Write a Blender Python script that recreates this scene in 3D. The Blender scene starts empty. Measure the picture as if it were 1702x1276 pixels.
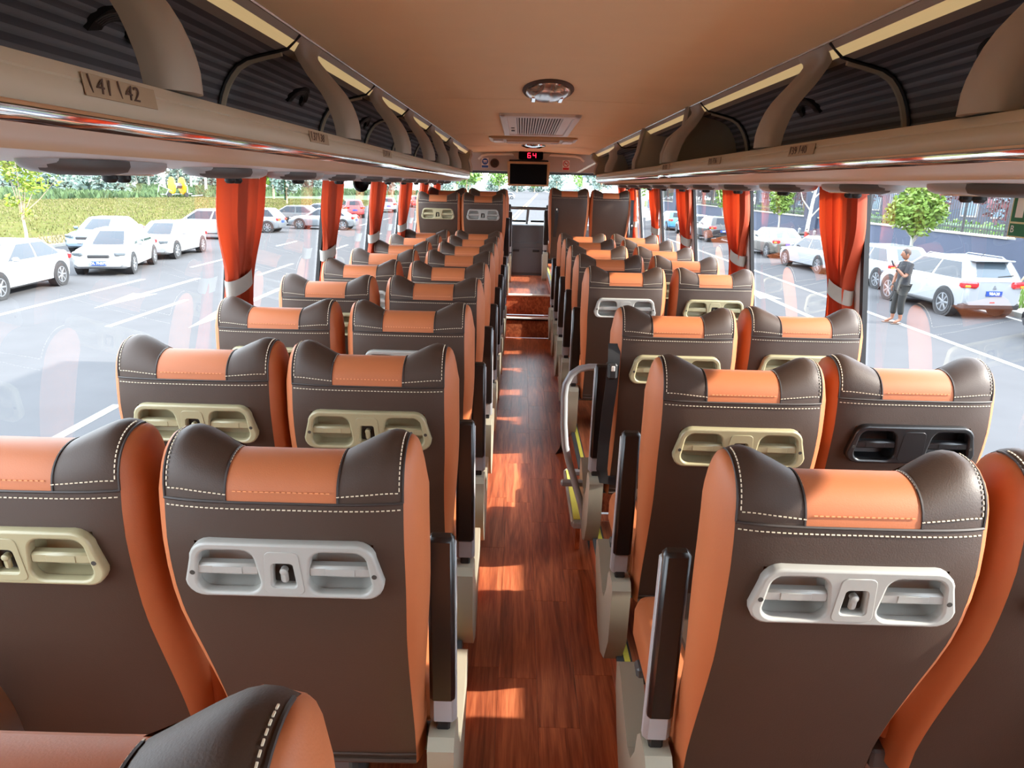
import bpy, math, random
import numpy as np
from mathutils import Matrix, Vector
random.seed(7)
R = math.radians
SC = bpy.context.scene
COL = SC.collection
EYE = 3.0            # eye height above the road; the scene is laid out from the eye, then lifted by this at the end

# ---------------------------------------------------------------- camera, sky, sun, exposure
cam_d = bpy.data.cameras.new('camera')
cam_d.sensor_width = 36.0
cam_d.lens = 36.0 * 1200.0 / 1702.0
cam_d.clip_start = 0.02
cam_d.clip_end = 2000
cam = bpy.data.objects.new('camera', cam_d)
COL.objects.link(cam)
def camera_rot(vx, vy, roll, f):
    v = np.array([(vx - 851) / f, (vy - 638) / f, 1.0]); v /= np.linalg.norm(v)
    up = np.array([math.sin(roll), -math.cos(roll), 0]); up = up - v * (up @ v); up /= np.linalg.norm(up)
    right = np.cross(v, up)
    return np.stack([right, v, up], 1)
_M = camera_rot(867, 308, R(1.5), 1200.0)
_c = _M.T @ np.diag([1, -1, -1])
cam.matrix_world = Matrix(_c.tolist()).to_4x4()
SC.camera = cam

world = bpy.data.worlds.new('world')
SC.world = world
world.use_nodes = True
bg = world.node_tree.nodes['Background']
bg.inputs[0].default_value = (0.80, 0.90, 1.0, 1)
bg.inputs[1].default_value = 3.1
sun_d = bpy.data.lights.new('sun', 'SUN')
sun_d.energy = 4.6
sun_d.angle = R(0.9)
sun_d.color = (1.0, 0.93, 0.82)
sun = bpy.data.objects.new('sun', sun_d)
COL.objects.link(sun)
_el, _az = R(29), R(-9)
_to = Vector((math.cos(_el) * math.cos(_az), math.cos(_el) * math.sin(_az), math.sin(_el)))
sun.rotation_euler = _to.to_track_quat('Z', 'Y').to_euler()
SC.view_settings.view_transform = 'Standard'
SC.view_settings.look = 'None'
SC.view_settings.gamma = 1.0
SC.view_settings.use_curve_mapping = False
SC.view_settings.exposure = 1.9
try:
    SC.cycles.max_bounces = 24
    SC.cycles.diffuse_bounces = 16
    SC.cycles.transparent_max_bounces = 24
    SC.cycles.sample_clamp_indirect = 12.0
    SC.cycles.caustics_reflective = False
    SC.cycles.caustics_refractive = False
except Exception:
    pass

# ---------------------------------------------------------------- materials
def lin(c):
    out = []
    for x in c:
        x /= 255.0
        out.append(x / 12.92 if x <= 0.04045 else ((x + 0.055) / 1.055) ** 2.4)
    return (out[0], out[1], out[2], 1.0)
def mat(name, rgb, rough=0.5, metal=0.0, var=0.08, scale=30.0, bump=0.0, bscale=200.0, spec=0.5, coat=0.0, emit=None, estr=0.0, rnd=0.0, stretch=None, rgb2=None):
    m = bpy.data.materials.new(name); m.use_nodes = True
    nt = m.node_tree; b = nt.nodes['Principled BSDF']
    b.inputs['Roughness'].default_value = rough
    b.inputs['Metallic'].default_value = metal
    b.inputs['Specular IOR Level'].default_value = spec
    if coat: b.inputs['Coat Weight'].default_value = coat; b.inputs['Coat Roughness'].default_value = 0.08
    c = lin(rgb)
    tc = nt.nodes.new('ShaderNodeTexCoord')
    mp = nt.nodes.new('ShaderNodeMapping')
    nt.links.new(tc.outputs['Object'], mp.inputs[0])
    if stretch: mp.inputs['Scale'].default_value = stretch
    n = nt.nodes.new('ShaderNodeTexNoise'); n.inputs['Scale'].default_value = scale; n.inputs['Detail'].default_value = 4
    nt.links.new(mp.outputs[0], n.inputs['Vector'])
    mx = nt.nodes.new('ShaderNodeMix'); mx.data_type = 'RGBA'
    c2 = lin(rgb2) if rgb2 else None
    mx.inputs['A'].default_value = tuple(min(1, x * (1 - var)) for x in c[:3]) + (1,)
    mx.inputs['B'].default_value = c2 if c2 else tuple(min(1, x * (1 + var)) for x in c[:3]) + (1,)
    nt.links.new(n.outputs['Fac'], mx.inputs['Factor'])
    out = mx.outputs['Result']
    if rnd:
        oi = nt.nodes.new('ShaderNodeObjectInfo')
        hs = nt.nodes.new('ShaderNodeHueSaturation')
        mr = nt.nodes.new('ShaderNodeMapRange')
        mr.inputs['To Min'].default_value = 1 - rnd; mr.inputs['To Max'].default_value = 1 + rnd
        nt.links.new(oi.outputs['Random'], mr.inputs['Value'])
        nt.links.new(mr.outputs[0], hs.inputs['Value'])
        nt.links.new(out, hs.inputs['Color']); out = hs.outputs[0]
    nt.links.new(out, b.inputs['Base Color'])
    if bump:
        n2 = nt.nodes.new('ShaderNodeTexNoise'); n2.inputs['Scale'].default_value = bscale; n2.inputs['Detail'].default_value = 3
        nt.links.new(mp.outputs[0], n2.inputs['Vector'])
        bp = nt.nodes.new('ShaderNodeBump'); bp.inputs['Strength'].default_value = bump; bp.inputs['Distance'].default_value = 0.002
        nt.links.new(n2.outputs['Fac'], bp.inputs['Height'])
        nt.links.new(bp.outputs[0], b.inputs['Normal'])
    if emit:
        b.inputs['Emission Color'].default_value = lin(emit); b.inputs['Emission Strength'].default_value = estr
    return m
def wood_mat(name):
    m = mat(name, (124, 64, 40), 0.33, var=0.0, spec=0.5)
    nt = m.node_tree; b = nt.nodes['Principled BSDF']
    for l in list(b.inputs['Base Color'].links): nt.links.remove(l)
    tc = nt.nodes.new('ShaderNodeTexCoord'); oi = nt.nodes.new('ShaderNodeObjectInfo')
    mp = nt.nodes.new('ShaderNodeMapping'); mp.inputs['Scale'].default_value = (26, 1.6, 20)
    nt.links.new(tc.outputs['Object'], mp.inputs[0])
    ml = nt.nodes.new('ShaderNodeVectorMath'); ml.operation = 'SCALE'; ml.inputs[0].default_value = (37, 91, 13)
    nt.links.new(oi.outputs['Random'], ml.inputs['Scale'])
    nt.links.new(ml.outputs[0], mp.inputs['Location'])
    n = nt.nodes.new('ShaderNodeTexNoise'); n.inputs['Scale'].default_value = 1.0; n.inputs['Detail'].default_value = 6; n.inputs['Distortion'].default_value = 1.2
    nt.links.new(mp.outputs[0], n.inputs['Vector'])
    mp2 = nt.nodes.new('ShaderNodeMapping'); mp2.inputs['Scale'].default_value = (150, 7, 20)
    nt.links.new(tc.outputs['Object'], mp2.inputs[0])
    n2 = nt.nodes.new('ShaderNodeTexNoise'); n2.inputs['Scale'].default_value = 1.0; n2.inputs['Detail'].default_value = 3
    nt.links.new(mp2.outputs[0], n2.inputs['Vector'])
    ad = nt.nodes.new('ShaderNodeMath'); ad.operation = 'MULTIPLY_ADD'; ad.inputs[1].default_value = 0.45
    nt.links.new(n2.outputs['Fac'], ad.inputs[0]); nt.links.new(n.outputs['Fac'], ad.inputs[2])
    cr = nt.nodes.new('ShaderNodeValToRGB')
    cr.color_ramp.elements[0].position = 0.45; cr.color_ramp.elements[0].color = lin((100, 49, 32))
    cr.color_ramp.elements[1].position = 0.95; cr.color_ramp.elements[1].color = lin((196, 118, 78))
    e = cr.color_ramp.elements.new(0.68); e.color = lin((152, 80, 52))
    nt.links.new(ad.outputs[0], cr.inputs[0])
    hs = nt.nodes.new('ShaderNodeHueSaturation'); mr = nt.nodes.new('ShaderNodeMapRange')
    mr.inputs['To Min'].default_value = 0.8; mr.inputs['To Max'].default_value = 1.2
    nt.links.new(oi.outputs['Random'], mr.inputs['Value']); nt.links.new(mr.outputs[0], hs.inputs['Value'])
    nt.links.new(cr.outputs[0], hs.inputs['Color']); nt.links.new(hs.outputs[0], b.inputs['Base Color'])
    return m
def glass_mat(name, tint=(1, 1, 1), base=0.05, rough=0.0):
    m = bpy.data.materials.new(name); m.use_nodes = True
    nt = m.node_tree; nt.nodes.clear()
    o = nt.nodes.new('ShaderNodeOutputMaterial'); mx = nt.nodes.new('ShaderNodeMixShader')
    t = nt.nodes.new('ShaderNodeBsdfTransparent'); t.inputs[0].default_value = (*tint, 1)
    g = nt.nodes.new('ShaderNodeBsdfGlossy'); g.inputs['Roughness'].default_value = rough
    lw = nt.nodes.new('ShaderNodeLayerWeight'); lw.inputs['Blend'].default_value = 0.5
    pw = nt.nodes.new('ShaderNodeMath'); pw.operation = 'POWER'; pw.inputs[1].default_value = 4.0
    ma = nt.nodes.new('ShaderNodeMath'); ma.operation = 'MULTIPLY_ADD'; ma.inputs[1].default_value = 0.75; ma.inputs[2].default_value = base
    nt.links.new(lw.outputs['Facing'], pw.inputs[0]); nt.links.new(pw.outputs[0], ma.inputs[0])
    nt.links.new(ma.outputs[0], mx.inputs[0]); nt.links.new(t.outputs[0], mx.inputs[1]); nt.links.new(g.outputs[0], mx.inputs[2])
    nt.links.new(mx.outputs[0], o.inputs[0])
    return m
M = dict(
    brown=mat('brown_leather', (59, 42, 32), 0.55, spec=.4, var=0.06, scale=9, bump=0.15, bscale=420),
    orange=mat('orange_leather', (166, 94, 55), 0.55, spec=.4, var=0.05, scale=9, bump=0.12, bscale=420),
    thread=mat('cream_thread', (214, 200, 176), 0.7, scale=300),
    thread_o=mat('orange_thread', (222, 146, 96), 0.7, scale=300),
    seam=mat('dark_seam', (44, 34, 30), 0.6),
    panel_cream=mat('cream_plastic', (150, 141, 110), 0.38, var=0.03),
    panel_grey=mat('pale_grey_plastic', (152, 150, 144), 0.38, var=0.03),
    panel_black=mat('black_plastic', (24, 24, 26), 0.3, var=0.05),
    dark=mat('dark_hole', (52, 46, 40), 0.7),
    cover=mat('cream_side_plastic', (146, 141, 125), 0.42, var=0.04, scale=12),
    silver=mat('grey_arm_plastic', (150, 150, 152), 0.35, var=0.03),
    pad=mat('black_arm_pad', (20, 18, 19), 0.3, var=0.1),
    steel=mat('dark_grey_steel', (84, 88, 90), 0.45, 0.3, var=0.08),
    tube=mat('silver_painted_tube', (150, 154, 158), 0.35, 0.15, var=0.04),
    alu=mat('aluminium_trim', (160, 160, 160), 0.35, 0.25, var=0.08),
    yellow=mat('yellow_antislip', (222, 210, 84), 0.7, var=0.12, scale=120),
    belt=mat('black_webbing', (18, 18, 20), 0.6, bump=0.3, bscale=600),
    wood=wood_mat('printed_wood_vinyl'),
    ceiling=mat('tan_headliner', (247, 229, 190), 0.85, var=0.04, scale=4, bump=0.1, bscale=500),
    rack=mat('beige_rack_plastic', (184, 172, 150), 0.4, var=0.03, scale=6),
    rack_b=mat('tan_rack_underside', (196, 170, 138), 0.45, var=0.03, scale=6),
    rackgrey=mat('taupe_rack_plastic', (164, 156, 142), 0.42, var=0.03, scale=6),
    under=mat('rosy_grey_plastic', (190, 182, 178), 0.4, var=0.03, scale=6),
    lining=mat('dark_grey_ribbed_lining', (122, 120, 124), 0.8, var=0.08, scale=14),
    lining2=mat('darker_grey_ribbed_lining', (84, 82, 86), 0.8, var=0.08, scale=14),
    partition=mat('dark_olive_partition', (166, 156, 134), 0.6, var=0.05),
    chrome=mat('chrome_strip', (236, 234, 232), 0.05, 1.0, var=0.02),
    bright=mat('bright_edge', (226, 222, 214), 0.25, 0.6, var=0.02),
    strip=mat('cream_light_diffuser', (222, 200, 150), 0.5, var=0.04, stretch=(400, 1, 400), scale=1, emit=(255, 224, 160), estr=.10),
    black=mat('black_rubber', (14, 13, 15), 0.5),
    darkgrip=mat('charcoal_grip', (74, 68, 66), 0.55, var=0.06),
    wallp=mat('pale_grey_wall', (178, 174, 170), 0.5, var=0.03, scale=5),
    white=mat('white_plastic', (232, 230, 224), 0.4, var=0.02),
    grille=mat('grey_grille', (222, 218, 212), 0.4, 0.2, var=0.03),
    lens=mat('clear_lamp_lens', (190, 176, 166), 0.12, 0.75, var=0.12, scale=40),
    curtain=mat('orange_curtain', (178, 68, 36), 0.75, var=0.08, scale=12, bump=0.1, bscale=300),
    tieback=mat('grey_tieback', (150, 146, 138), 0.6),
    sticker=mat('number_sticker', (158, 138, 112), 0.5),
    ink=mat('brown_ink', (70, 48, 36), 0.6),
    tvframe=mat('tan_tv_frame', (176, 150, 112), 0.4),
    screen=mat('black_screen', (5, 4, 5), 0.25, spec=0.1),
    led=mat('red_led', (255, 40, 70), 0.5, emit=(255, 30, 60), estr=1.2),
    blue=mat('sign_blue', (46, 92, 164), 0.5), red=mat('sign_red', (190, 34, 44), 0.5),
    signgreen=mat('sign_green', (24, 104, 66), 0.5), signcream=mat('sign_cream', (220, 206, 160), 0.5),
    glass=glass_mat('window_glass', (0.97, 0.985, 0.98)),
    glass_r=glass_mat('window_glass_right', (0.95, 0.965, 0.97), 0.09),
    dash=mat('charcoal_dash', (74, 75, 77), 0.3, var=0.05),
)
# curtains let some light through
def translucent(m, rgb, w=0.35):
    nt = m.node_tree; b = nt.nodes['Principled BSDF']; o = nt.nodes['Material Output']
    t = nt.nodes.new('ShaderNodeBsdfTranslucent'); t.inputs[0].default_value = lin(rgb)
    mx = nt.nodes.new('ShaderNodeMixShader'); mx.inputs[0].default_value = w
    nt.links.new(b.outputs[0], mx.inputs[1]); nt.links.new(t.outputs[0], mx.inputs[2]); nt.links.new(mx.outputs[0], o.inputs[0])
translucent(M['curtain'], (192, 62, 26), .26)

# ---------------------------------------------------------------- mesh helpers
def nthw(k):           # 1 -> 'first', 2 -> 'second' ...
    ones = ['first', 'second', 'third', 'fourth', 'fifth', 'sixth', 'seventh', 'eighth', 'ninth', 'tenth', 'eleventh', 'twelfth', 'thirteenth', 'fourteenth', 'fifteenth', 'sixteenth', 'seventeenth', 'eighteenth', 'nineteenth', 'twentieth']
    return ones[k - 1] if k <= 20 else 'twenty-' + ones[k - 21]
class MB:
    def __init__(s): s.v = []; s.f = []
    def add(s, vs, fs):
        k = len(s.v); s.v += [tuple(map(float, p)) for p in vs]; s.f += [tuple(i + k for i in q) for q in fs]; return s
    def box(s, c, d, ch=0.0, rot=None):
        hx, hy, hz = d[0] / 2, d[1] / 2, d[2] / 2
        if ch <= 0:
            vs = [(x * hx, y * hy, z * hz) for x in (-1, 1) for y in (-1, 1) for z in (-1, 1)]
            fs = [(0, 1, 3, 2), (4, 6, 7, 5), (0, 4, 5, 1), (2, 3, 7, 6), (0, 2, 6, 4), (1, 5, 7, 3)]
        else:
            ch = min(ch, hx * .98, hy * .98, hz * .98)
            vs = []; ix = {}
            for x in (-1, 1):
                for y in (-1, 1):
                    for z in (-1, 1):
                        for a in range(3):
                            p = [x * (hx - ch), y * (hy - ch), z * (hz - ch)]
                            p[a] = (x * hx, y * hy, z * hz)[a]
                            ix[(x, y, z, a)] = len(vs); vs.append(p)
            fs = []
            for a in range(3):
                for sg in (-1, 1):
                    b, c2 = (a + 1) % 3, (a + 2) % 3
                    q = []
                    for u, w in ((-1, -1), (1, -1), (1, 1), (-1, 1)):
                        k = [0, 0, 0]; k[a] = sg; k[b] = u; k[c2] = w
                        q.append(ix[(*k, a)])
                    fs.append(tuple(q if sg > 0 else q[::-1]))
            for a in range(3):          # edges
                b, c2 = (a + 1) % 3, (a + 2) % 3
                for u in (-1, 1):
                    for w in (-1, 1):
                        k0 = [0, 0, 0]; k1 = [0, 0, 0]
                        k0[b] = k1[b] = u; k0[c2] = k1[c2] = w; k0[a] = -1; k1[a] = 1
                        q = [ix[(*k0, b)], ix[(*k1, b)], ix[(*k1, c2)], ix[(*k0, c2)]]
                        fs.append(tuple(q if u * w < 0 else q[::-1]))
            for x in (-1, 1):
                for y in (-1, 1):
                    for z in (-1, 1):
                        q = [ix[(x, y, z, 0)], ix[(x, y, z, 1)], ix[(x, y, z, 2)]]
                        fs.append(tuple(q if x * y * z > 0 else q[::-1]))
        if rot is not None: vs = [rot @ Vector(p) for p in vs]
        return s.add([(p[0] + c[0], p[1] + c[1], p[2] + c[2]) for p in vs], fs)
    def grid(s, P, close_u=False, close_v=False, flip=False):
        P = np.asarray(P, float); a, b = P.shape[:2]
        fs = []
        for i in range(a if close_u else a - 1):
            for j in range(b if close_v else b - 1):
                i2, j2 = (i + 1) % a, (j + 1) % b
                q = (i * b + j, i2 * b + j, i2 * b + j2, i * b + j2)
                fs.append(q[::-1] if flip else q)
        return s.add(P.reshape(-1, 3), fs)
    def loft(s, rings, caps=True, flip=False):
        P = np.asarray(rings, float); k = len(s.v)
        s.grid(P, close_v=True, flip=flip)
        if caps:
            n = P.shape[1]; a = P.shape[0]
            f0 = tuple(k + j for j in range(n)); f1 = tuple(k + (a - 1) * n + j for j in range(n))
            s.f += [f0 if not flip else f0[::-1], f1[::-1] if not flip else f1]
        return s
    def tube(s, path, r, n=8, caps=True):
        pts = [Vector(p) for p in path]; rr = r if hasattr(r, '__len__') else [r] * len(pts)
        rings = []; prev = None
        for i, p in enumerate(pts):
            t = (pts[min(i + 1, len(pts) - 1)] - pts[max(i - 1, 0)]).normalized()
            if prev is None:
                a = Vector((0, 0, 1)) if abs(t.z) < 0.9 else Vector((1, 0, 0))
                u = t.cross(a).normalized()
            else:
                u = (prev - t * prev.dot(t)).normalized()
            prev = u; w = t.cross(u)
            rings.append([p + (u * math.cos(2 * math.pi * k / n) + w * math.sin(2 * math.pi * k / n)) * rr[i] for k in range(n)])
        return s.loft([[tuple(q) for q in rg] for rg in rings], caps, flip=True)
    def lathe(s, prof, n=16, M4=None):      # prof: (r, z)
        rings = [[(r * math.cos(2 * math.pi * k / n), r * math.sin(2 * math.pi * k / n), z) for k in range(n)] for r, z in prof]
        if M4 is not None: rings = [[tuple(M4 @ Vector(p)) for p in rg] for rg in rings]
        return s.loft(rings, True, flip=True)
    def prism(s, poly, a, b, axis=0):        # polygon in the two other axes, between a and b along axis
        n = len(poly)
        def put(p, t):
            q = [0, 0, 0]; o = [i for i in range(3) if i != axis]
            q[axis] = t; q[o[0]] = p[0]; q[o[1]] = p[1]; return q
        vs = [put(p, a) for p in poly] + [put(p, b) for p in poly]
        fs = [tuple(range(n))[::-1], tuple(range(n, 2 * n))] + [(i, (i + 1) % n, n + (i + 1) % n, n + i) for i in range(n)]
        return s.add(vs, fs)
    def quad(s, *p): return s.add(p, [tuple(range(len(p)))])
    def mesh(s, name, smooth=35):
        me = bpy.data.meshes.new(name); me.from_pydata(s.v, [], s.f); me.update()
        fix_normals(me)
        if smooth:
            me.polygons.foreach_set('use_smooth', [True] * len(me.polygons))
            me.set_sharp_from_angle(angle=R(smooth))
        return me
    def build(s, name, m, parent=None, smooth=35, loc=None):
        return link(name, s.mesh(name, smooth), m, parent, loc)
import bmesh
def fix_normals(me):
    if len(me.polygons) > 60000: return
    bm = bmesh.new(); bm.from_mesh(me)
    bmesh.ops.recalc_face_normals(bm, faces=bm.faces)
    bm.to_mesh(me); bm.free()
def link(name, me, m, parent=None, loc=None):
    if m is not None and not me.materials: me.materials.append(m)
    o = bpy.data.objects.new(name, me); COL.objects.link(o)
    if parent: o.parent = parent
    if loc: o.location = loc
    return o
def tag(o, label=None, cat=None, group=None, kind=None):
    if label: o['label'] = label
    if cat: o['category'] = cat
    if group: o['group'] = group
    if kind: o['kind'] = kind
    return o
def thing(name, label, cat, loc=(0, 0, 0), rz=0.0, group=None):
    o = bpy.data.objects.new(name, None); o.empty_display_size = 0.1; COL.objects.link(o)
    o.location = loc; o.rotation_euler = (0, 0, rz)
    return tag(o, label, cat, group)
def struct(name, parent=None):
    o = bpy.data.objects.new(name, None); COL.objects.link(o); o['kind'] = 'structure'
    if parent: o.parent = parent
    return o
KIDS = {}
def copy_tree(o, loc, rz=None, label=None, group=None):
    def kids(p): return [c for c in COL.objects if c.parent == p]
    r = o.copy(); COL.objects.link(r); r.location = loc
    if rz is not None: r.rotation_euler = (0, 0, rz)
    if label: r['label'] = label
    if group: r['group'] = group
    made = {}
    for ch in kids(o):
        c = ch.copy(); COL.objects.link(c); c.parent = r; made.setdefault(ch.name.split('.')[0], []).append(c)
        for g in kids(ch):
            d = g.copy(); COL.objects.link(d); d.parent = c; made.setdefault(g.name.split('.')[0], []).append(d)
    return r, made
def curve_mesh(splines, extrude, bevel, name, res=2):
    cu = bpy.data.curves.new(name, 'CURVE'); cu.dimensions = '2D'; cu.fill_mode = 'BOTH'
    cu.extrude = extrude; cu.bevel_depth = bevel; cu.bevel_resolution = res
    for pts in splines:
        sp = cu.splines.new('POLY'); sp.points.add(len(pts) - 1); sp.use_cyclic_u = True
        for p, q in zip(sp.points, pts): p.co = (q[0], q[1], 0, 1)
    return obj_mesh(cu, name)
def obj_mesh(data, name, mods=None):
    o = bpy.data.objects.new('tmp', data); COL.objects.link(o)
    if mods: mods(o)
    bpy.context.view_layer.update()
    dg = bpy.context.evaluated_depsgraph_get()
    me = bpy.data.meshes.new_from_object(o.evaluated_get(dg)); me.name = name
    COL.objects.unlink(o); bpy.data.objects.remove(o)
    return me
def text_mesh(txt, size, name, extrude=0.0004, mat4=None):
    cu = bpy.data.curves.new(name, 'FONT'); cu.body = txt; cu.size = size; cu.extrude = extrude
    cu.align_x = 'CENTER'; cu.align_y = 'CENTER'; cu.resolution_u = 3
    me = obj_mesh(cu, name)
    if mat4 is not None: me.transform(mat4)
    return me
def rrect(w, h, r, n=4, cx=0, cy=0, wt=None):
    """rounded rectangle; wt = top half width for a trapezoid"""
    wt = w if wt is None else wt; out = []
    for (sx, sy, a0) in ((1, 1, 0), (-1, 1, 90), (-1, -1, 180), (1, -1, 270)):
        hw = (wt if sy > 0 else w) / 2
        for k in range(n + 1):
            a = R(a0 + 90 * k / n)
            out.append((cx + sx * (hw - r) + r * math.cos(a), cy + sy * (h / 2 - r) + r * math.sin(a)))
    return out
def interp(pts):
    xs = np.array([p[0] for p in pts]); ys = np.array([p[1] for p in pts])
    d = np.gradient(ys, xs)
    def f(x):
        x = min(max(x, xs[0]), xs[-1]); i = min(max(int(np.searchsorted(xs, x)) - 1, 0), len(xs) - 2)
        h = xs[i + 1] - xs[i]; t = (x - xs[i]) / h
        return float((2*t**3-3*t**2+1)*ys[i] + (t**3-2*t**2+t)*h*d[i] + (-2*t**3+3*t**2)*ys[i+1] + (t**3-t**2)*h*d[i+1])
    return f
def sstep(a, b, x):
    t = min(max((x - a) / (b - a), 0), 1); return t * t * (3 - 2 * t)
# ================================================================ the coach: shared section
XC = 0.115                         # centre line of the coach (the camera stands left of it)
PLAT, AISLE = -1.45, -1.60         # seat platforms and the lowered aisle floor
def wall_x(z, side):               # inner wall leans in towards the roof
    x = -1.083 + 0.12 * min(z, 0.02)
    return x if side < 0 else 2 * XC - x
def mx(x, side): return x if side < 0 else 2 * XC - x     # mirror a left-hand x
def zc(Y):                         # height of the ceiling edge, falling towards the front
    return 0.475 if Y < 5 else 0.475 - 0.08 * min(1, (Y - 5) / 4.7)
YB, YF = -1.2, 10.6

RZ = -1.115                         # platform under the raised front rows
nth = ['nearest', 'second', 'third', 'fourth', 'fifth', 'sixth', 'seventh', 'eighth', 'ninth']
def kids(p): return [c for c in COL.objects if c.parent is p or c.parent == p]

# ================================================================ floor
floor = struct('floor')
AX0, AX1 = -.165, .352             # aisle
STEP_Y, STEP2_Y = 7.72, 7.95
def planks(x0, x1, n, y0, y1, z, name='plank', Lr=(.5, .95)):
    wdt = (x1 - x0) / n; cache = {}
    for k in range(n):
        y = y0 - random.uniform(0, .5); 
        while y < y1:
            L = random.choice((.55, .7, .85)) ; a, b = max(y, y0), min(y + L, y1)
            if b - a > .02:
                key = round(b - a, 3)
                if key not in cache:
                    mb = MB(); mb.box((0, 0, -.004), (wdt - .0006, key - .0006, .008), .0004); cache[key] = mb.mesh('plank', 30)
                link('plank', cache[key], M['wood'], floor, (x0 + (k + .5) * wdt, (a + b) / 2, z))
            y += L
planks(AX0, AX1, 4, -.9, STEP_Y, AISLE)
mb = MB(); mb.box((XC, (YB + STEP_Y) / 2, AISLE - .06), (.6, STEP_Y - YB, .1)); mb.build('floor_base', M['dark'], floor, 0)
# two steps up to the front
planks(AX0, AX1, 1, STEP2_Y, 10.4, AISLE + .43)
for y0, z1 in ((STEP_Y, AISLE + .215), (STEP2_Y, AISLE + .43)):
    mb = MB(); mb.box(((AX0 + AX1) / 2, y0 + .01, z1 - .108), (AX1 - AX0, .02, .21), .002); mb.build('step_riser', M['wood'], floor)
    mb = MB(); mb.box(((AX0 + AX1) / 2, y0 + .012, z1 + .003), (AX1 - AX0, .06, .018), .004); mb.build('step_nosing', M['white'], floor)
mb = MB(); mb.box(((AX0 + AX1) / 2, (STEP_Y + STEP2_Y) / 2, AISLE + .2), (AX1 - AX0, STEP2_Y - STEP_Y, .02)); mb.build('step_tread', M['wood'], floor)
mb = MB(); mb.box(((AX0 + AX1) / 2, 9.26, AISLE + .38), (AX1 - AX0, 2.5, .08)); mb.build('front_base', M['dark'], floor, 0)
# seat platforms either side, with wooden top and aisle edge
def platform(side, y0, y1, z, name='platform'):
    xa = AX0 if side < 0 else AX1; xb = wall_x(-1.4, side)
    mb = MB(); mb.box(((xa + xb) / 2, (y0 + y1) / 2, (z + AISLE - .1) / 2), (abs(xb - xa), y1 - y0, z - AISLE + .1), .002)
    mb.build(name, M['wood'], floor)
    mb = MB(); mb.box((xa + side * .014, (y0 + y1) / 2, z + .001), (.05, y1 - y0, .012), .003)
    e = mb.build('edge_profile', M['steel'], floor)
    mb = MB(); mb.box((xa + side * .022, (y0 + y1) / 2, z + .0075), (.018, y1 - y0, .003)); mb.build('antislip_strip', M['yellow'], e, 0)
platform(-1, YB, STEP_Y - .05, PLAT)
platform(1, YB, 2.98, PLAT); platform(1, 3.6, STEP_Y - .05, PLAT)
platform(-1, STEP_Y - .05, 8.1, RZ); platform(-1, 8.1, 10.3, RZ + .04); platform(1, STEP_Y - .05, 10.3, RZ + .06)
# stairwell of the middle door
mb = MB()
mb.box((.85, 3.29, AISLE - .12), (1.0, .62, .02)); mb.box((1.2, 3.29, AISLE - .35), (.4, .62, .02)); mb.box((.345, 3.29, AISLE - .07), (.015, .62, .1)); mb.box((1.0, 3.29, AISLE - .24), (.015, .62, .22))
mb.build('stairwell', M['wood'], floor, 0)
tr = thing('stairwell_trim', 'aluminium kerb with a yellow strip framing the middle door stairwell beside the aisle', 'step trim', (0, 0, 0))
mb = MB(); mb.box((.295, 3.29, -1.47), (.064, .62, .03), .006); mb.build('rim', M['alu'], tr)
mb = MB(); mb.box((.296, 3.29, -1.453), (.042, .58, .006), .001); mb.build('antislip_strip', M['yellow'], tr)
for y in (2.98, 3.6):
    mb = MB(); mb.box((.37, y, -1.47), (.2, .035, .03), .006); mb.build('end_bar', M['alu'], tr)
mb = MB(); mb.box((.295, 3.29, -1.535), (.02, .62, .12)); mb.build('riser', M['wood'], tr, 0)
rl = thing('handrail', 'bent silver tube handrail beside the aisle in front of the middle door stairs', 'handrail', (0, 0, 0))
mb = MB(); pts = [(.325, 2.96, -1.46), (.30, 2.97, -1.36), (.24, 2.99, -1.17), (.222, 3.0, -1.10), (.212, 3.0, -1.0), (.208, 3.0, -.87), (.213, 3.0, -.82), (.235, 3.0, -.775), (.27, 3.0, -.75), (.31, 3.0, -.742), (.42, 3.0, -.74)]
mb.tube(pts, .0155, 12); mb.build('rail_tube', M['tube'], rl)
mb = MB(); mb.box((.405, 3.0, -.74), (.05, .042, .042), .008); mb.build('end_socket', M['black'], rl)
mb = MB(); mb.box((.27, 3.02, -1.285), (.12, .03, .03), .008); mb.build('bracket', M['tube'], rl)

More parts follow.
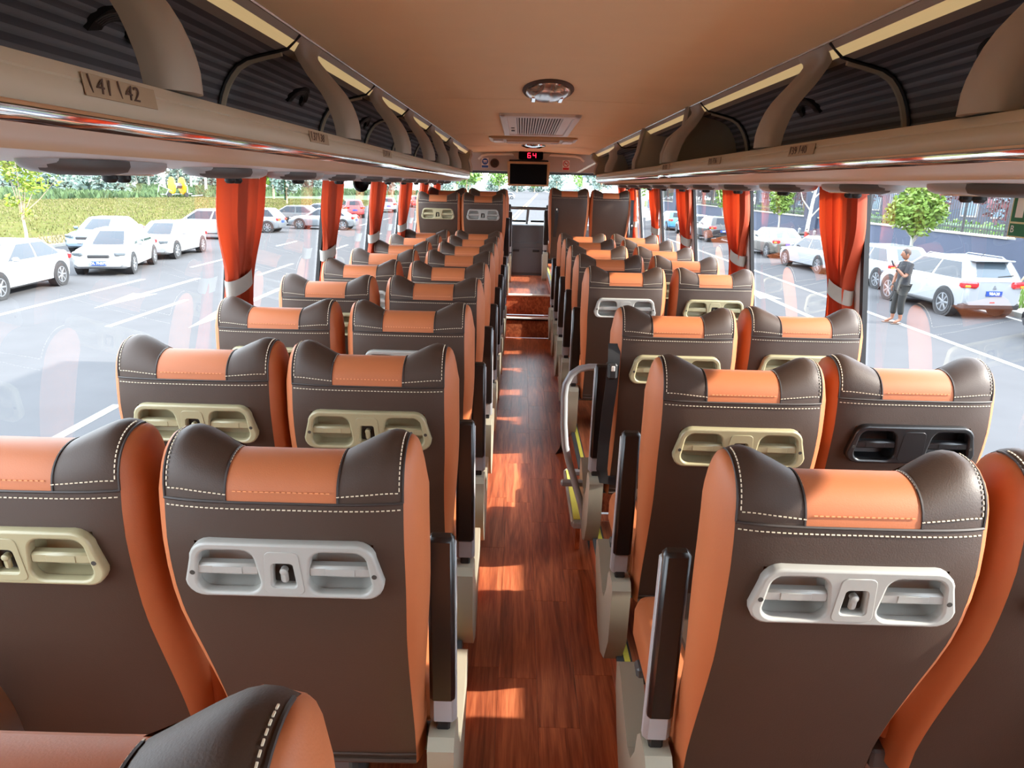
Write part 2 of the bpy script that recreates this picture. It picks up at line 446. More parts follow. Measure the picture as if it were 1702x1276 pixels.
# ================================================================ side walls, pillars, windows
BAY_L = [YB, -.1, 1.18, 2.77, 4.09, 5.40, 6.71, 8.03, 9.3, 10.5]
BAY_R = [YB, .13, 1.45, 2.84, 4.27, 5.68, 7.02, 8.3, 9.4, 10.5]
ZT, ZS = .025, -.86
win_n = 0
walls = {}
for side, bays, wn in ((-1, BAY_L, 'wall_left'), (1, BAY_R, 'wall_right')):
    w = struct(wn); walls[side] = w
    # lower wall
    mb = MB(); P = []
    for z in (ZS, -1.1, -1.45, -1.9):
        P.append([(wall_x(z, side), y, z) for y in (YB, YF)])
    P2 = [[(p[0] + side * .05, p[1], p[2]) for p in r] for r in P]
    mb.grid(P); mb.grid(P2); mb.quad(P[0][0], P[0][1], P2[0][1], P2[0][0])
    mb.build('side_panel', M['wallp'], w, 0)
    mb = MB(); x = wall_x(ZS, side); mb.box((x - side * .012, (YB + YF) / 2, ZS), (.05, YF - YB, .035), .006); mb.build('window_ledge', M['rackgrey'], w)
    # cantrail above the windows, hidden by the rack
    mb = MB(); mb.prism([(wall_x(ZT, side), ZT), (wall_x(ZT, side) + side * .05, ZT), (mx(-1.16, side), .5), (mx(-1.09, side), .5)], YB, YF, 1)
    mb.build('cantrail', M['under'], w, 0)
    for i, y in enumerate(bays[1:-1]):
        mb = MB(); q = []
        for z in (ZT, ZS):
            x = wall_x(z, side)
            q.append([(x - side * .012, y + .015, z), (x - side * .012, y + .125, z), (x + side * .009, y + .125, z), (x + side * .009, y + .015, z)])
        mb.loft(q); p = mb.build('pillar', M['wallp'], w, 0)
        mb = MB(); q = []
        for z in (ZT, ZS):
            x = wall_x(z, side)
            q.append([(x - side * .016, y - .012, z), (x - side * .016, y + .0145, z), (x + side * .004, y + .0145, z), (x + side * .004, y - .012, z)])
        mb.loft(q); mb.build('window_seal', M['black'], p, 0)
    for i in range(len(bays) - 1):
        a, b = bays[i] + .014, bays[i + 1] - .012
        win_n += 1
        o = struct('window_%d' % win_n)
        mb = MB(); q = []
        for z in (ZT, ZS):
            x = wall_x(z, side) + side * .012
            q.append([(x, a, z), (x, b, z)])
        (p0, p1), (p2, p3) = q
        mb.f = []; mb.quad(p0, p1, p3, p2) if side > 0 else mb.quad(p1, p0, p2, p3)
        me = bpy.data.meshes.new('pane'); me.from_pydata(mb.v, [], mb.f); me.update()
        link('pane', me, M['glass_r'] if side > 0 else M['glass'], o)
# unseen rear wall behind the camera, closed without a window to darken the seat backs
wr = struct('wall_rear')
mb = MB(); mb.box((XC, YB, -.6), (2.7, .06, 2.4)); mb.build('rear_panel', M['rackgrey'], wr, 0)

# ================================================================ ceiling
ceil = struct('ceiling')
def ceil_z(u, Y): return zc(Y) + .02 * (1 - u * u)
def ceil_half(Y): return 1.6 * zc(Y) + XC
SEAMS = [YB, 1.3, 4.6, 7.0, 8.6, 9.72]
for a, b in zip(SEAMS[:-1], SEAMS[1:]):
    mb = MB(); P = []
    ys = np.linspace(a + .006, b - .006, 10)
    for y in ys: P.append([(XC + u * ceil_half(y), y, ceil_z(u, y)) for u in np.linspace(-1, 1, 15)])
    P = np.array(P); lip = P[:1].copy(); lip[:, :, 2] += .012; lip2 = P[-1:].copy(); lip2[:, :, 2] += .012
    mb.grid(np.concatenate([lip, P, lip2]), flip=True)
    mb.build('ceiling_panel', M['ceiling'], ceil, 60)
mb = MB(); mb.box((XC, (YB + YF) / 2, .58), (2.5, YF - YB, .06)); mb.build('roof_shell', M['wallp'], ceil, 0)  # unseen slab above the ceiling, added to block light

# ================================================================ luggage racks
def rack_top(Y):
    z = zc(Y); return dict(edge=(-1.6 * z, z), b1=(-1.6 * z - .018, z - .022), c1=(-1.6 * z - .024, z - .026), c2=(-1.6 * z - .046, z - .044), b2=(-1.6 * z - .085, z - .052))
LIP = [(-.665, .128), (-.655, .143), (-.64, .149), (-.625, .146), (-.617, .135), (-.6145, .128), (-.617, .125), (-.6125, .118), (-.614, .100), (-.620, .088)]
CHROME = [(-.620, .088), (-.6175, .0865), (-.6176, .080), (-.6182, .073), (-.6194, .066), (-.622, .0605)]
BOT = [(-.622, .0605), (-.640, .056), (-.68, .048), (-.725, .042), (-.735, .034)]
UND = [(-.735, .034), (-.76, .030), (-.95, .026), (-1.085, .024)]
SHELF = [(-.665, .128), (-.69, .095), (-.95, .085), (-1.035, .09)]
def ext(prof, side, ys, dx=0.0, flip=False):
    mb = MB(); mb.grid([[(mx(p[0] + dx, side), y, p[1]) for p in prof] for y in ys]); return mb
def lining_prof(Y):
    b2 = rack_top(Y)['b2']; pts = []
    ctrl = [(-1.035, .09), (-1.068, .17), (-1.062, .25), (-1.03, .33), (-.97, .39), b2]
    s = np.linspace(0, 1, len(ctrl)); fx = interp(list(zip(s, [c[0] for c in ctrl]))); fz = interp(list(zip(s, [c[1] for c in ctrl])))
    return [(fx(t), fz(t)) for t in np.linspace(0, 1, 105)]
rack_names = {-1: 'left', 1: 'right'}
ARMS = {-1: [1.43, 2.82, 4.10, 5.22, 6.25, 7.5], 1: [1.47, 2.74, 4.5, 7.6]}
STICK = {-1: [(1.17, '41', '42'), (2.28, '37', '38'), (3.42, '33', '34')], 1: [(2.30, '39', '40'), (3.32, '35', '36'), (4.42, '31', '32')]}
RACK_END = {-1: 9.35, 1: 9.35}
for side in (-1, 1):
    rk = thing('luggage_rack', 'beige overhead luggage rack along the %s side with curved arms and a glossy strip' % rack_names[side], 'luggage rack')
    ye = RACK_END[side]
    secs = [(YB, ye, 0.0)] if side < 0 else [(YB, 4.86, 0.0), (4.9, ye, -.045)]
    for a, b, dx in secs:
        ys = np.linspace(a, b, 24)
        # the front end of each lip curls round towards the wall
        def bend(prof):
            mb = MB(); rows = []
            for y in ys:
                e = max(0, (y - (b - .35)) / .35); sh = -.05 * e * e if b == ye else -.03 * max(0, (y - (b - .12)) / .12) ** 2
                rows.append([(mx(p[0] + dx + sh, side), y, p[1]) for p in prof])
            mb.grid(rows); return mb
        bend(LIP).build('lip', M['rack'], rk, 40)
        bend(CHROME).build('glossy_strip', M['chrome'], rk, 60)
        bend(BOT).build('underside_edge', M['rack_b'], rk, 40)
        bend(SHELF).build('shelf', M['rackgrey'], rk, 30)
        und = [(p[0], p[1]) for p in UND]; und[0] = (UND[0][0] + dx, UND[0][1])
        mb = MB(); mb.grid([[(mx(p[0], side), y, p[1]) for p in und] for y in ys]); mb.build('underside', M['under'], rk, 30)
        # end caps of the lip
        for y in (a, b):
            mb = MB(); poly = [(mx(p[0] + dx + (-.05 if (y == ye) else (-.03 if y == b else 0)), side), p[1]) for p in (LIP + CHROME[1:] + BOT[1:])]
            mb.prism(poly, y - .002, y + .004, 1); mb.build('lip_end', M['rack'], rk, 0)
    # bands along the ceiling and the diffuser
    ys = np.linspace(YB, ye + .2, 40)
    for nm, k0, k1, m in (('upper_band', 'edge', 'b1', 'rackgrey'), ('lower_band', 'c2', 'b2', 'rackgrey')):
        mb = MB(); mb.grid([[(mx(rack_top(y)[k][0], side), y, rack_top(y)[k][1]) for k in (k0, k1)] for y in ys]); mb.build(nm, M[m], rk, 0)
    mb = MB(); mb.grid([[(mx(p[0], side), y, p[1]) for p in (rack_top(y)['b1'], rack_top(y)['c1'], rack_top(y)['c2'], (rack_top(y)['c2'][0], rack_top(y)['c2'][1] + .003))] for y in ys]); mb.build('light_diffuser', M['strip'], rk, 0)
    mb = MB(); mb.tube([(mx(rack_top(y)['edge'][0] + .004, side), y, rack_top(y)['edge'][1] - .001) for y in ys], .005, 6); mb.build('ceiling_edge_trim', M['bright'], rk)
    # ribbed lining, alternating darker and lighter ribs
    ys = np.linspace(YB, ye, 30)
    for par, m in ((0, 'lining'), (1, 'lining2')):
        mb = MB()
        profs = [lining_prof(y) for y in ys]
        for r in range(par, 26, 2):
            rows = []
            for y, pr in zip(ys, profs):
                seg = pr[r * 4:r * 4 + 5]; rows.append([(mx(p[0] + .004 * math.sin(math.pi * t / 4) * (1 if par == 0 else -.4), side), y, p[1]) for t, p in enumerate(seg)])
            mb.grid(rows)
        mb.build('lining', M[m], rk, 60)
    # arms
    for k, y in enumerate(ARMS[side]):
        rt = rack_top(y)
        wd = .15
        ctrl = [(rt['edge'][0] - .004, rt['edge'][1] - .006, .17, .02), (rt['edge'][0] - .012, rt['edge'][1] - .045, .15, .035), (rt['edge'][0] + .03, .37 if y < 5.5 else rt['edge'][1] - .09, .135, .05), (-.665, .29, .13, .055), (-.632, .21, .135, .055), (-.625, .15, .14, .05)]
        rings = []
        s = np.linspace(0, 1, len(ctrl)); F = [interp(list(zip(s, [c[j] for c in ctrl]))) for j in range(4)]
        for t in np.linspace(0, 1, 15):
            x, z, w, th = [f(t) for f in F]
            w *= (.44 + .40 * (1 - sstep(0, .35, t))); ring = [(-w, -th)] + [(w * math.sin(a), th * (-.5 + .95 * math.cos(a))) for a in np.linspace(R(-84), R(84), 13)] + [(w, -th), (w * .5, -th), (-w * .5, -th)]
            rings.append([(mx(x + q[1], side), y + q[0], z) for q in ring])
        mb = MB(); mb.loft(rings); ar = mb.build('arm', M['rackgrey'], rk, 50)
        mb = MB(); mb.tube([(mx(F[0](t) + .004, side), y - F[2](t) * .30, F[1](t)) for t in np.linspace(.12, 1, 12)], .004, 5); mb.build('arm_crease', M['rack'], ar)
        # black seal where the arm meets the ceiling band and the lining
        mb = MB(); lp = lining_prof(y)
        mb.tube([(mx(rt['edge'][0], side), y - .17, rt['edge'][1] - .004), (mx(rt['c2'][0], side), y - .17, rt['c2'][1] - .004), (mx(rt['b2'][0], side), y - .17, rt['b2'][1] - .006)] + [(mx(p[0] + .01, side), y - .17, p[1] - .004) for p in lp[::-9]], .0055, 6)
        mb.build('seal', M['black'], ar)
        mb = MB(); mb.tube([(mx(p[0] + .012, side), y - .15, p[1] - .006) for p in lp[::-9]], .012, 6); mb.build('lining_rib', M['partition'], ar)
    # closed partitions
    for y in ([RACK_END[side] - .12] + ([6.05, 4.62] if side > 0 else [])):
        lp = lining_prof(y); rt = rack_top(y); dx = -.04 if side > 0 and y > 4.9 else 0
        front = [(-.63 + dx, .149), (-.628 + dx, .2), (-.655 + dx, .28), (rt['edge'][0] + .015, .36 if y < 5.5 else rt['edge'][1] - .06), (rt['edge'][0], rt['edge'][1])]
        poly = [(mx(p[0], side), p[1]) for p in front + lp[::-8]]
        mb = MB(); mb.prism(poly, y - .012, y + .012, 1); pt = mb.build('partition', M['partition'], rk, 30)
        mb = MB(); mb.tube([(mx(p[0], side), y, p[1]) for p in front], .022, 8); mb.build('partition_edge', M['rackgrey'], pt)
    # seat number stickers with ink figures
    for y, t1, t2 in STICK[side]:
        stk = MB(); stk.box((mx(-.611, side), y, .122), (.002, .205, .031), .0005, Matrix.Rotation(R(8) * side, 3, 'Y'))
        so = stk.build('number_sticker', M['sticker'], rk, 0)
        flipm = Matrix.Rotation(R(90), 4, 'Z') @ Matrix.Rotation(R(90), 4, 'X') if side < 0 else Matrix.Rotation(R(-90), 4, 'Z') @ Matrix.Rotation(R(90), 4, 'X')
        for dy, t in ((-.052, t1), (.026, t2)):
            yy = y + dy if side < 0 else y - dy
            me = text_mesh(t, .031, 'figures', .0003, Matrix.Translation((mx(-.6085, side), yy, .122)) @ flipm @ Matrix.Diagonal((1.45, 1, 1, 1)))
            link('figures', me, M['ink'], so)
            mb = MB(); mb.box((mx(-.6092, side), yy - (.036 if side < 0 else -.036), .122), (.0012, .003, .03), 0, Matrix.Rotation(R(22), 3, 'X')); mb.build('mark', M['ink'], so, 0)
    # round air vents in the lining
    for y in ({-1: [1.93, 3.42, 4.8, 6.6], 1: [2.03, 3.36, 7.9]}[side]):
        lp = lining_prof(y); c = lp[72]; d = Vector((lp[76][0] - lp[68][0], 0, lp[76][1] - lp[68][1])).normalized()
        nrm = Vector((-d.z, 0, d.x)); nrm = nrm if nrm.x > 0 else -nrm
        def put(u, v, n): # u along Y, v up the lining, n outwards
            p = Vector((c[0], y, c[1])) + Vector((0, 1, 0)) * u + d * v + nrm * n; return (mx(p.x, side), p.y, p.z)
        mb = MB(); rings = []
        arc = [(.105 * math.cos(a), .078 * math.sin(a)) for a in np.linspace(R(-12), R(192), 17)]
        inn = [(.06 * math.cos(a), .004 + .03 * math.sin(a)) for a in np.linspace(R(192), R(-12), 17)]
        rings = [[put(u, v - .02, n) for u, v in arc + inn] for n in (0.0, .016)]
        mb.loft(rings); vt = mb.build('air_vent', M['black'], rk, 40)
        for q in range(4):
            mb = MB(); r = .068 + q * .009; mb.tube([put(r * math.cos(a) * 1.1, r * .62 * math.sin(a) - .018, .018) for a in np.linspace(R(10), R(170), 10)], .0018, 4); mb.build('vent_fin', M['darkgrip'], vt)
# reading-light panels hanging under the racks, one over each seat row
PANEL_Y = {-1: [1.36 + .69 * i for i in range(11)], 1: [1.58 + .69 * i for i in range(10)]}
cnt = {-1: 0, 1: 0}
def light_panel():
    t = bpy.data.objects.new('reading_light_panel', None); COL.objects.link(t); t['category'] = 'reading light'
    mb = MB(); rings = []
    for z, s in ((.006, 1.0), (-.006, 1.0), (-.016, .96), (-.024, .84), (-.028, .6)):
        rings.append([(.1 * s * math.cos(a) * (1 if math.cos(a) > 0 else .9), .30 * s * math.sin(a), z) for a in np.linspace(0, 2 * math.pi, 28, endpoint=False)])
    mb.loft(rings); b = mb.build('shell', M['silver'], t, 50)
    mb = MB(); rings = []
    for z, s in ((-.024, .8), (-.0285, .78), (-.0285, .72), (-.024, .7)):
        rings.append([(.1 * s * math.cos(a), .04 + .22 * s * math.sin(a), z) for a in np.linspace(0, 2 * math.pi, 24, endpoint=False)])
    mb.loft(rings); mb.build('ring', M['bright'], b, 40)
    mb = MB()
    mb.grid([[(.104 * math.cos(a) * .98, -.07 + .235 * math.sin(a), z) for z in (.004, -.018, -.024)] for a in np.linspace(R(-88), R(-2), 10)])
    P = [[(r * math.cos(a), -.09 + r * 1.9 * math.sin(a), z) for r, z in ((.104, .002), (.105, -.010), (.098, -.022), (.06, -.03))] for a in np.linspace(R(-85), R(0), 10)]
    mb = MB(); mb.grid(P); mb.build('grip', M['darkgrip'], t, 50)
    for k in (0, 1):
        mb = MB(); mb.lathe([(.016, 0), (.018, -.012), (.012, -.02), (.004, -.021)], 12, Matrix.Translation((-.02, .10 + .075 * k, -.026))); mb.build('air_nozzle', M['black'], t)
    mb = MB(); mb.lathe([(.02, 0), (.02, -.004), (.003, -.006)], 14, Matrix.Translation((-.02, -.02, -.026))); mb.build('lamp_lens', M['lens'], t)
    return t
LP = light_panel(); LPk = [(c, kids(c)) for c in kids(LP)]
first = True
for side in (-1, 1):
    for i, y in enumerate(PANEL_Y[side]):
        lab = 'grey reading light panel with dark grip, %s from the camera under the %s rack' % (nthw(i + 1), rack_names[side])
        x = mx(-.90, side)
        if first: r = LP; first = False
        else:
            r = LP.copy(); COL.objects.link(r)
            for c, gs in LPk:
                c2 = c.copy(); COL.objects.link(c2); c2.parent = r
                for g in gs: g2 = g.copy(); COL.objects.link(g2); g2.parent = c2
        r.location = (x, y + .23, .026); r.rotation_euler = (0, 0, 0 if side < 0 else 0); r.scale = (side * -1 if side > 0 else 1, .76, .9)
        tag(r, lab, 'reading light', 'reading light panels under the %s rack' % rack_names[side])

# ================================================================ curtains
def curtain(side, y0, y1, ztop, tie_z, zbot, seed, narrow=.42):
    rnd = random.Random(seed); n = 56; rows = []
    yc = y0 + (y1 - y0) * .5; nf = rnd.choice((5, 6, 6)); ph = rnd.uniform(0, 6)
    for z in np.concatenate([np.linspace(ztop, tie_z, 18), np.linspace(tie_z, zbot, 12)[1:]]):
        if z >= tie_z:
            t = (ztop - z) / (ztop - tie_z); k = 1 - (1 - narrow) * sstep(.25, 1.0, t) ** 1.3
        else:
            t = (tie_z - z) / (tie_z - zbot); k = narrow + .34 * sstep(0, .8, t)
        row = []
        for j in range(n):
            u = j / (n - 1); a = u * nf * 2 * math.pi + ph + .6 * math.sin(3 * u + z * 2)
            amp = .020 + .007 * math.sin(5 * u + seed)
            y = yc + (u - .5) * (y1 - y0) * k + .008 * math.sin(a * 1.0 + 1.1)
            x = wall_x(z, side) - side * (.036 + amp * (1.25 - .35 * k) * (math.sin(a) + .25 * math.sin(2.3 * a + seed)))
            row.append((x, y, z))
        rows.append(row)
    return rows, yc
CUR = {-1: [(2.60, 3.02), (3.93, 4.38), (5.22, 5.72), (6.5, 7.1), (7.85, 8.35), (9.1, 9.6)], 1: [(2.80, 3.17), (4.22, 4.68), (5.66, 6.1), (7.03, 7.5), (8.4, 8.95), (9.3, 9.9)]}
for side in (-1, 1):
    for i, (y0, y1) in enumerate(CUR[side]):
        t = thing('curtain', 'orange pleated curtain gathered by a grey band, %s from the camera along the %s windows' % (nth[i], rack_names[side]), 'curtain', (0, 0, 0), 0, 'curtains on the %s side' % rack_names[side])
        tz = -.385
        rows, yc = curtain(side, y0, y1, .028, tz, -.82, 3 + i * 7 + (side > 0) * 31)
        mb = MB(); mb.grid(rows); mb.build('cloth', M['curtain'], t, 80)
        xx = wall_x(tz, side) - side * .036; hw = (y1 - y0) * .23
        mb = MB(); ring = []
        for a in np.linspace(0, 2 * math.pi, 20, endpoint=False): ring.append((.036 * math.cos(a), (hw + .012) * math.sin(a)))
        mb.grid([[(xx + p[0], yc + p[1], tz + dz + .018 * p[1] / hw) for p in ring] for dz in (-.03, -.02, .02, .03)], close_v=True)
        mb.build('tieback', M['tieback'], t, 60)
# ================================================================ seats
W = 0.20
SEAM = 0.935
yb_f = interp([(0.22, .19), (0.33, .172), (0.45, .13), (0.58, .075), (0.70, .026), (0.80, .002), (0.87, -.005), (0.935, 0)])
w_f = interp([(0.22, .188), (0.45, .188), (0.62, .193), (0.75, .2), (0.935, .2)])
t_f = interp([(0.22, .13), (0.33, .13), (0.45, .115), (0.60, .115), (0.75, .145), (0.87, .155), (0.935, .15)])
def ybx(x, z):
    w = w_f(z); return yb_f(z) - 0.014 * (1 - min(1, abs(x) / w) ** 4) * sstep(0.2, 0.4, z)
def htop(x):
    a = abs(x)
    if a <= .093: return .066
    t = min(1, (a - .093) / .075)
    return .066 + .034 * (.8 * t + .2 * math.sin(math.pi / 2 * t)) - .010 * (max(0, a - .175) / .025) ** 2
def tdep(x): return .13 + .03 * sstep(.08, .17, abs(x))
def head(x, s):
    h, T = htop(x), tdep(x)
    bow = 0.014 * (1 - (abs(x) / W) ** 4)
    y = -bow * (1 - s) + T * (1 - math.cos(math.pi * s)) / 2
    if s <= .5: z = SEAM + h * math.sin(math.pi * s) ** 0.8
    else: z = SEAM - .03 * (s - .5) * 2 + (h + .03 * (s - .5) * 2) * math.sin(math.pi * s) ** 0.8
    return (x, y, z)
SMAX = 0.66
def seat_meshes():
    d = {}
    # back panel, with an opening behind the grab panel
    xs = [-1, -.97, -.92, -.85, -.75, -.66, -.5, -.25, 0, .25, .5, .66, .75, .85, .92, .97, 1]
    zs = [.235, .26, .3, .36, .42, .48, .54, .6, .66, .72, .768, .82, .864, .9, .935]
    P = [[(x * w_f(z), ybx(x * w_f(z), z), z) for x in xs] for z in zs]
    mb = MB(); mb.grid(P)
    nx = len(xs); keep = []
    k = 0
    for i in range(len(zs) - 1):
        for j in range(nx - 1):
            hole = zs[i] >= .767 and zs[i + 1] <= .865 and xs[j] >= -.76 and xs[j + 1] <= .76
            if not hole: keep.append(mb.f[k])
            k += 1
    mb.f = keep
    d['back_panel'] = mb.mesh('back_panel', 60)
    d['back_plain'] = MB().grid(P).mesh('back_panel', 60)
    # hem along the bottom of the back
    hem = MB(); hem.tube([(x * w_f(.245), ybx(x * w_f(.245), .245) - .003, .245) for x in np.linspace(-1, 1, 13)], .006, 6)
    hem.tube([(x * w_f(.262), ybx(x * w_f(.262), .262) - .001, .262) for x in np.linspace(-1, 1, 13)], .003, 5)
    d['hem'] = hem.mesh('hem')
    ss = np.linspace(0, SMAX, 13)
    def headgrid(x0, x1, n): return [[head(x, s) for s in ss] for x in np.linspace(x0, x1, n)]
    for nm, a, b, n in (('wing_l', -.2, -.093, 9), ('wing_r', .093, .2, 9), ('inset', -.093, .093, 7)):
        d[nm] = MB().grid(headgrid(a, b, n)).mesh(nm, 60)
    # front: orange front of the head and body
    mb = MB(); xs2 = np.linspace(-.2, .2, 15)
    mb.grid([[head(x, s) for s in np.linspace(SMAX, 1, 6)] for x in xs2])
    rows = []
    for z in np.linspace(.905, .25, 11):
        w = w_f(z); rows.append([(u * w, yb_f(z) + t_f(z) + .012 * (1 - abs(u) ** 3), z) for u in np.linspace(-1, 1, 11)])
    mb.grid(rows)
    d['front_cover'] = mb.mesh('front_cover', 60)
    # orange sides
    for nm, sg in (('side_l', -1), ('side_r', 1)):
        rows = []
        def row(y0, y1, z0, z1, w, b):
            return [(sg * (w + b * math.sin(math.pi * t) ** .6), y0 + (y1 - y0) * t, z0 + (z1 - z0) * t) for t in (0, .06, .2, .4, .6, .8, .94, 1)]
        for z in (.235, .27, .33, .39, .45, .52, .58, .64, .70, .75, .80, .85, .90, .935):
            b = .014 + .019 * sstep(.3, .7, z)
            rows.append(row(yb_f(z), yb_f(z) + t_f(z), z, z - .0, w_f(z), b))
        for s in (.08, .16, .24, .32, .4, .46, .5):
            p, q = head(.2, s), head(.2, 1 - s)
            rows.append(row(p[1], q[1], p[2], q[2], .2, .031 * (1 - s / .5) ** .75 + .001))
        d[nm] = MB().grid(rows).mesh(nm, 60)
    # seams and stitches
    sm = MB(); sm.tube([(x, ybx(x, .935) - .001, .935) for x in np.linspace(-.2, .2, 25)], .0026, 5)
    for x0 in (-.093, .093): sm.tube([Vector(head(x0, s)) + Vector((0, -.0005, .0005)) for s in np.linspace(0, .6, 12)], .0022, 5)
    for x0 in (-.199, .199): sm.tube([Vector(head(x0, s)) + Vector((0, -.0005, .0005)) for s in np.linspace(0, .6, 12)], .0022, 5)
    d['seam'] = sm.mesh('seam')
    st = MB()
    def dashes(fn, n, r=.0008):
        for i in range(n):
            a, b = Vector(fn((i + .2) / n)), Vector(fn((i + .82) / n)); c = (a + b) / 2; t = (b - a)
            L = t.length; q = t.to_track_quat('X', 'Z').to_matrix()
            st.box(c, (L, r * 2, r * 2), 0, q)
    off = Vector((0, -.0012, 0))
    dashes(lambda u: Vector((-.197 + .394 * u, ybx(-.197 + .394 * u, .924), .924)) + off, 46)
    for sg in (-1, 1):
        dashes(lambda u: Vector(head(sg * (.09 + .103 * u), .035)) + off + Vector((0, 0, .002)), 13)
        dashes(lambda u: Vector(head(sg * .193, .04 + .5 * u)) + Vector((sg * .0004, -.0008, .0008)), 16)
        dashes(lambda u: Vector(head(sg * .092, .3 + .33 * u)) + Vector((0, -.0006, .001)), 10)
    d['stitching'] = st.mesh('stitching', 0)
    st = MB()
    dashes(lambda u: Vector(head(-.082 + .164 * u, .06)) + off + Vector((0, 0, .002)), 18)
    d['inset_stitching'] = st.mesh('inset_stitching', 0)
    # cushion
    mb = MB(); rings = []
    for z, g in ((.27, -.03), (.285, -.008), (.31, 0), (.37, 0), (.395, -.008), (.405, -.03)):
        w, y0, y1 = .232 + g, .25 - g * .5, .66 + g
        ring = rrect(2 * w, y1 - y0, .05 + max(g, -.02), 4, 0, (y0 + y1) / 2)
        rings.append([(p[0], p[1], z) for p in ring])
    mb.loft(rings); d['cushion'] = mb.mesh('cushion', 50)
    mb = MB(); rings = []
    for z, g in ((.398, 0), (.413, -.006), (.418, -.03)):
        ring = rrect(2 * (.15 + g), .36 + 2 * g, .03, 3, 0, .47); rings.append([(p[0], p[1], z) for p in ring])
    mb.loft(rings); d['cushion_top'] = mb.mesh('cushion_top', 50)
    # grab panel pieces, lying in the tilted plane of the back; local x across, y up, z towards the camera
    zc0 = .816; slope = (yb_f(.87) - yb_f(.76)) / .11
    Mg = Matrix.Translation((0, yb_f(zc0) - .016, zc0)) @ Matrix.Rotation(R(90) - math.atan(slope), 4, 'X')
    def fin(me): me.transform(Mg); return me
    out = [(x, y + .004 * (1 - (x / .168) ** 2)) for x, y in rrect(.327, .099, .028, 5, 0, 0, wt=.303)]
    holes = [rrect(.116, .093, .026, 5, sg * .094, -.001, wt=.104) for sg in (-1, 1)]
    ch = rrect(.048, .054, .008, 3, 0, -.006, wt=.042)
    me = curve_mesh([out, holes[0], holes[1], ch], .006, .0045, 'grab_panel', 2)
    me.polygons.foreach_set('use_smooth', [True] * len(me.polygons)); me.set_sharp_from_angle(angle=R(50))
    d['grab_panel'] = fin(me)
    for i, sg in enumerate((-1, 1)):
        mb = MB(); h = np.array(holes[i]); c = h.mean(0)
        rings = [[(p[0], p[1], .006) for p in h * 1.0], [(*(c + (p - c) * .97), -.012) for p in h], [(*(c + (p - c) * .86), -.034) for p in h], [(*(c + (p - c) * .3), -.04) for p in h]]
        mb.grid(rings, close_v=True); n = len(h); k = len(mb.v) - n; mb.f.append(tuple(range(k, k + n)))
        d['recess%d' % i] = fin(mb.mesh('recess', 50))
        mb = MB(); mb.box((sg * .095, .0, -.004), (.108, .022, .02), .004)
        mb.box((sg * .095, .0, .0065), (.05, .014, .0015), .0006)
        d['grip%d' % i] = fin(mb.mesh('grip_bar', 40))
        mb = MB(); mb.lathe([(.0045, .0095), (.0045, .0112), (.001, .0112)], 10, Matrix.Translation((sg * .153, -.004, 0)))
        d['screw%d' % i] = fin(mb.mesh('screw'))
    mb = MB(); mb.box((0, -.004, -.02), (.046, .05, .03)); d['hook_recess'] = fin(mb.mesh('hook_recess', 0))
    mb = MB(); mb.box((0, -.012, .004), (.013, .024, .01), .004); mb.lathe([(.0065, -.001), (.0065, .009), (.004, .0105)], 10, Matrix.Translation((0, 0, 0)))
    d['bag_hook'] = fin(mb.mesh('bag_hook', 40))
    me = curve_mesh([rrect(.066, .084, .01, 3, 0, -.001, wt=.056), rrect(.046, .052, .008, 3, 0, -.006, wt=.040)], .0012, .0008, 'hook_plate', 1)
    me.transform(Matrix.Translation((0, 0, .0098))); d['hook_plate'] = fin(me)
    me = curve_mesh([rrect(.066, .084, .01, 3, 0, -.001, wt=.056)], .0012, .0008, 'cover_plate', 1)
    me.transform(Matrix.Translation((0, 0, .0098))); d['cover_plate'] = fin(me)
    # under-frame: cross beam, two legs, foot rails
    mb = MB()
    mb.box((0, .27, .235), (.46, .045, .05), .006)
    d['cross_beam'] = mb.mesh('cross_beam')
    mb = MB(); mb.box((0, .3, .115), (.05, .07, .22), .006); mb.box((0, .42, .01), (.06, .42, .02), .005); mb.box((0, .5, .12), (.045, .05, .22), .006)
    d['leg'] = mb.mesh('leg')
    # aisle-side cover and folded-up armrest (built for an armrest on the right, x > 0)
    for nm, sg in (('r', 1), ('l', -1)):
        poly = [(.165, .285), (.185, .305), (.25, .305), (.275, .28), (.29, .22), (.33, .165), (.375, .155), (.45, .19), (.53, .235), (.575, .245), (.605, .225), (.60, .16), (.53, .06), (.44, -.02), (.34, -.05), (.25, -.01), (.18, .10)]
        mb = MB(); mb.prism(poly, sg * .213, sg * .27, 0)
        d['side_cover_' + nm] = mb.mesh('side_cover', 30)
        def ax(t): return Vector((sg * .243, .225 - .03 * t, .31 + .46 * t))
        tilt = Matrix.Rotation(math.atan2(.03, .46), 3, 'X')
        mb = MB(); mb.box(ax(.51), (.058, .034, .455), .010, tilt)
        d['armrest_' + nm] = mb.mesh('armrest', 40)
        mb = MB(); mb.box(ax(.60) + tilt @ Vector((0, -.012, 0)), (.0535, .034, .40), .008, tilt)
        d['pad_' + nm] = mb.mesh('armrest_pad', 40)
        mb = MB(); mb.box((sg * .243, .222, .318), (.03, .03, .03), .004); d['pivot_' + nm] = mb.mesh('pivot')
    return d
SM = seat_meshes()
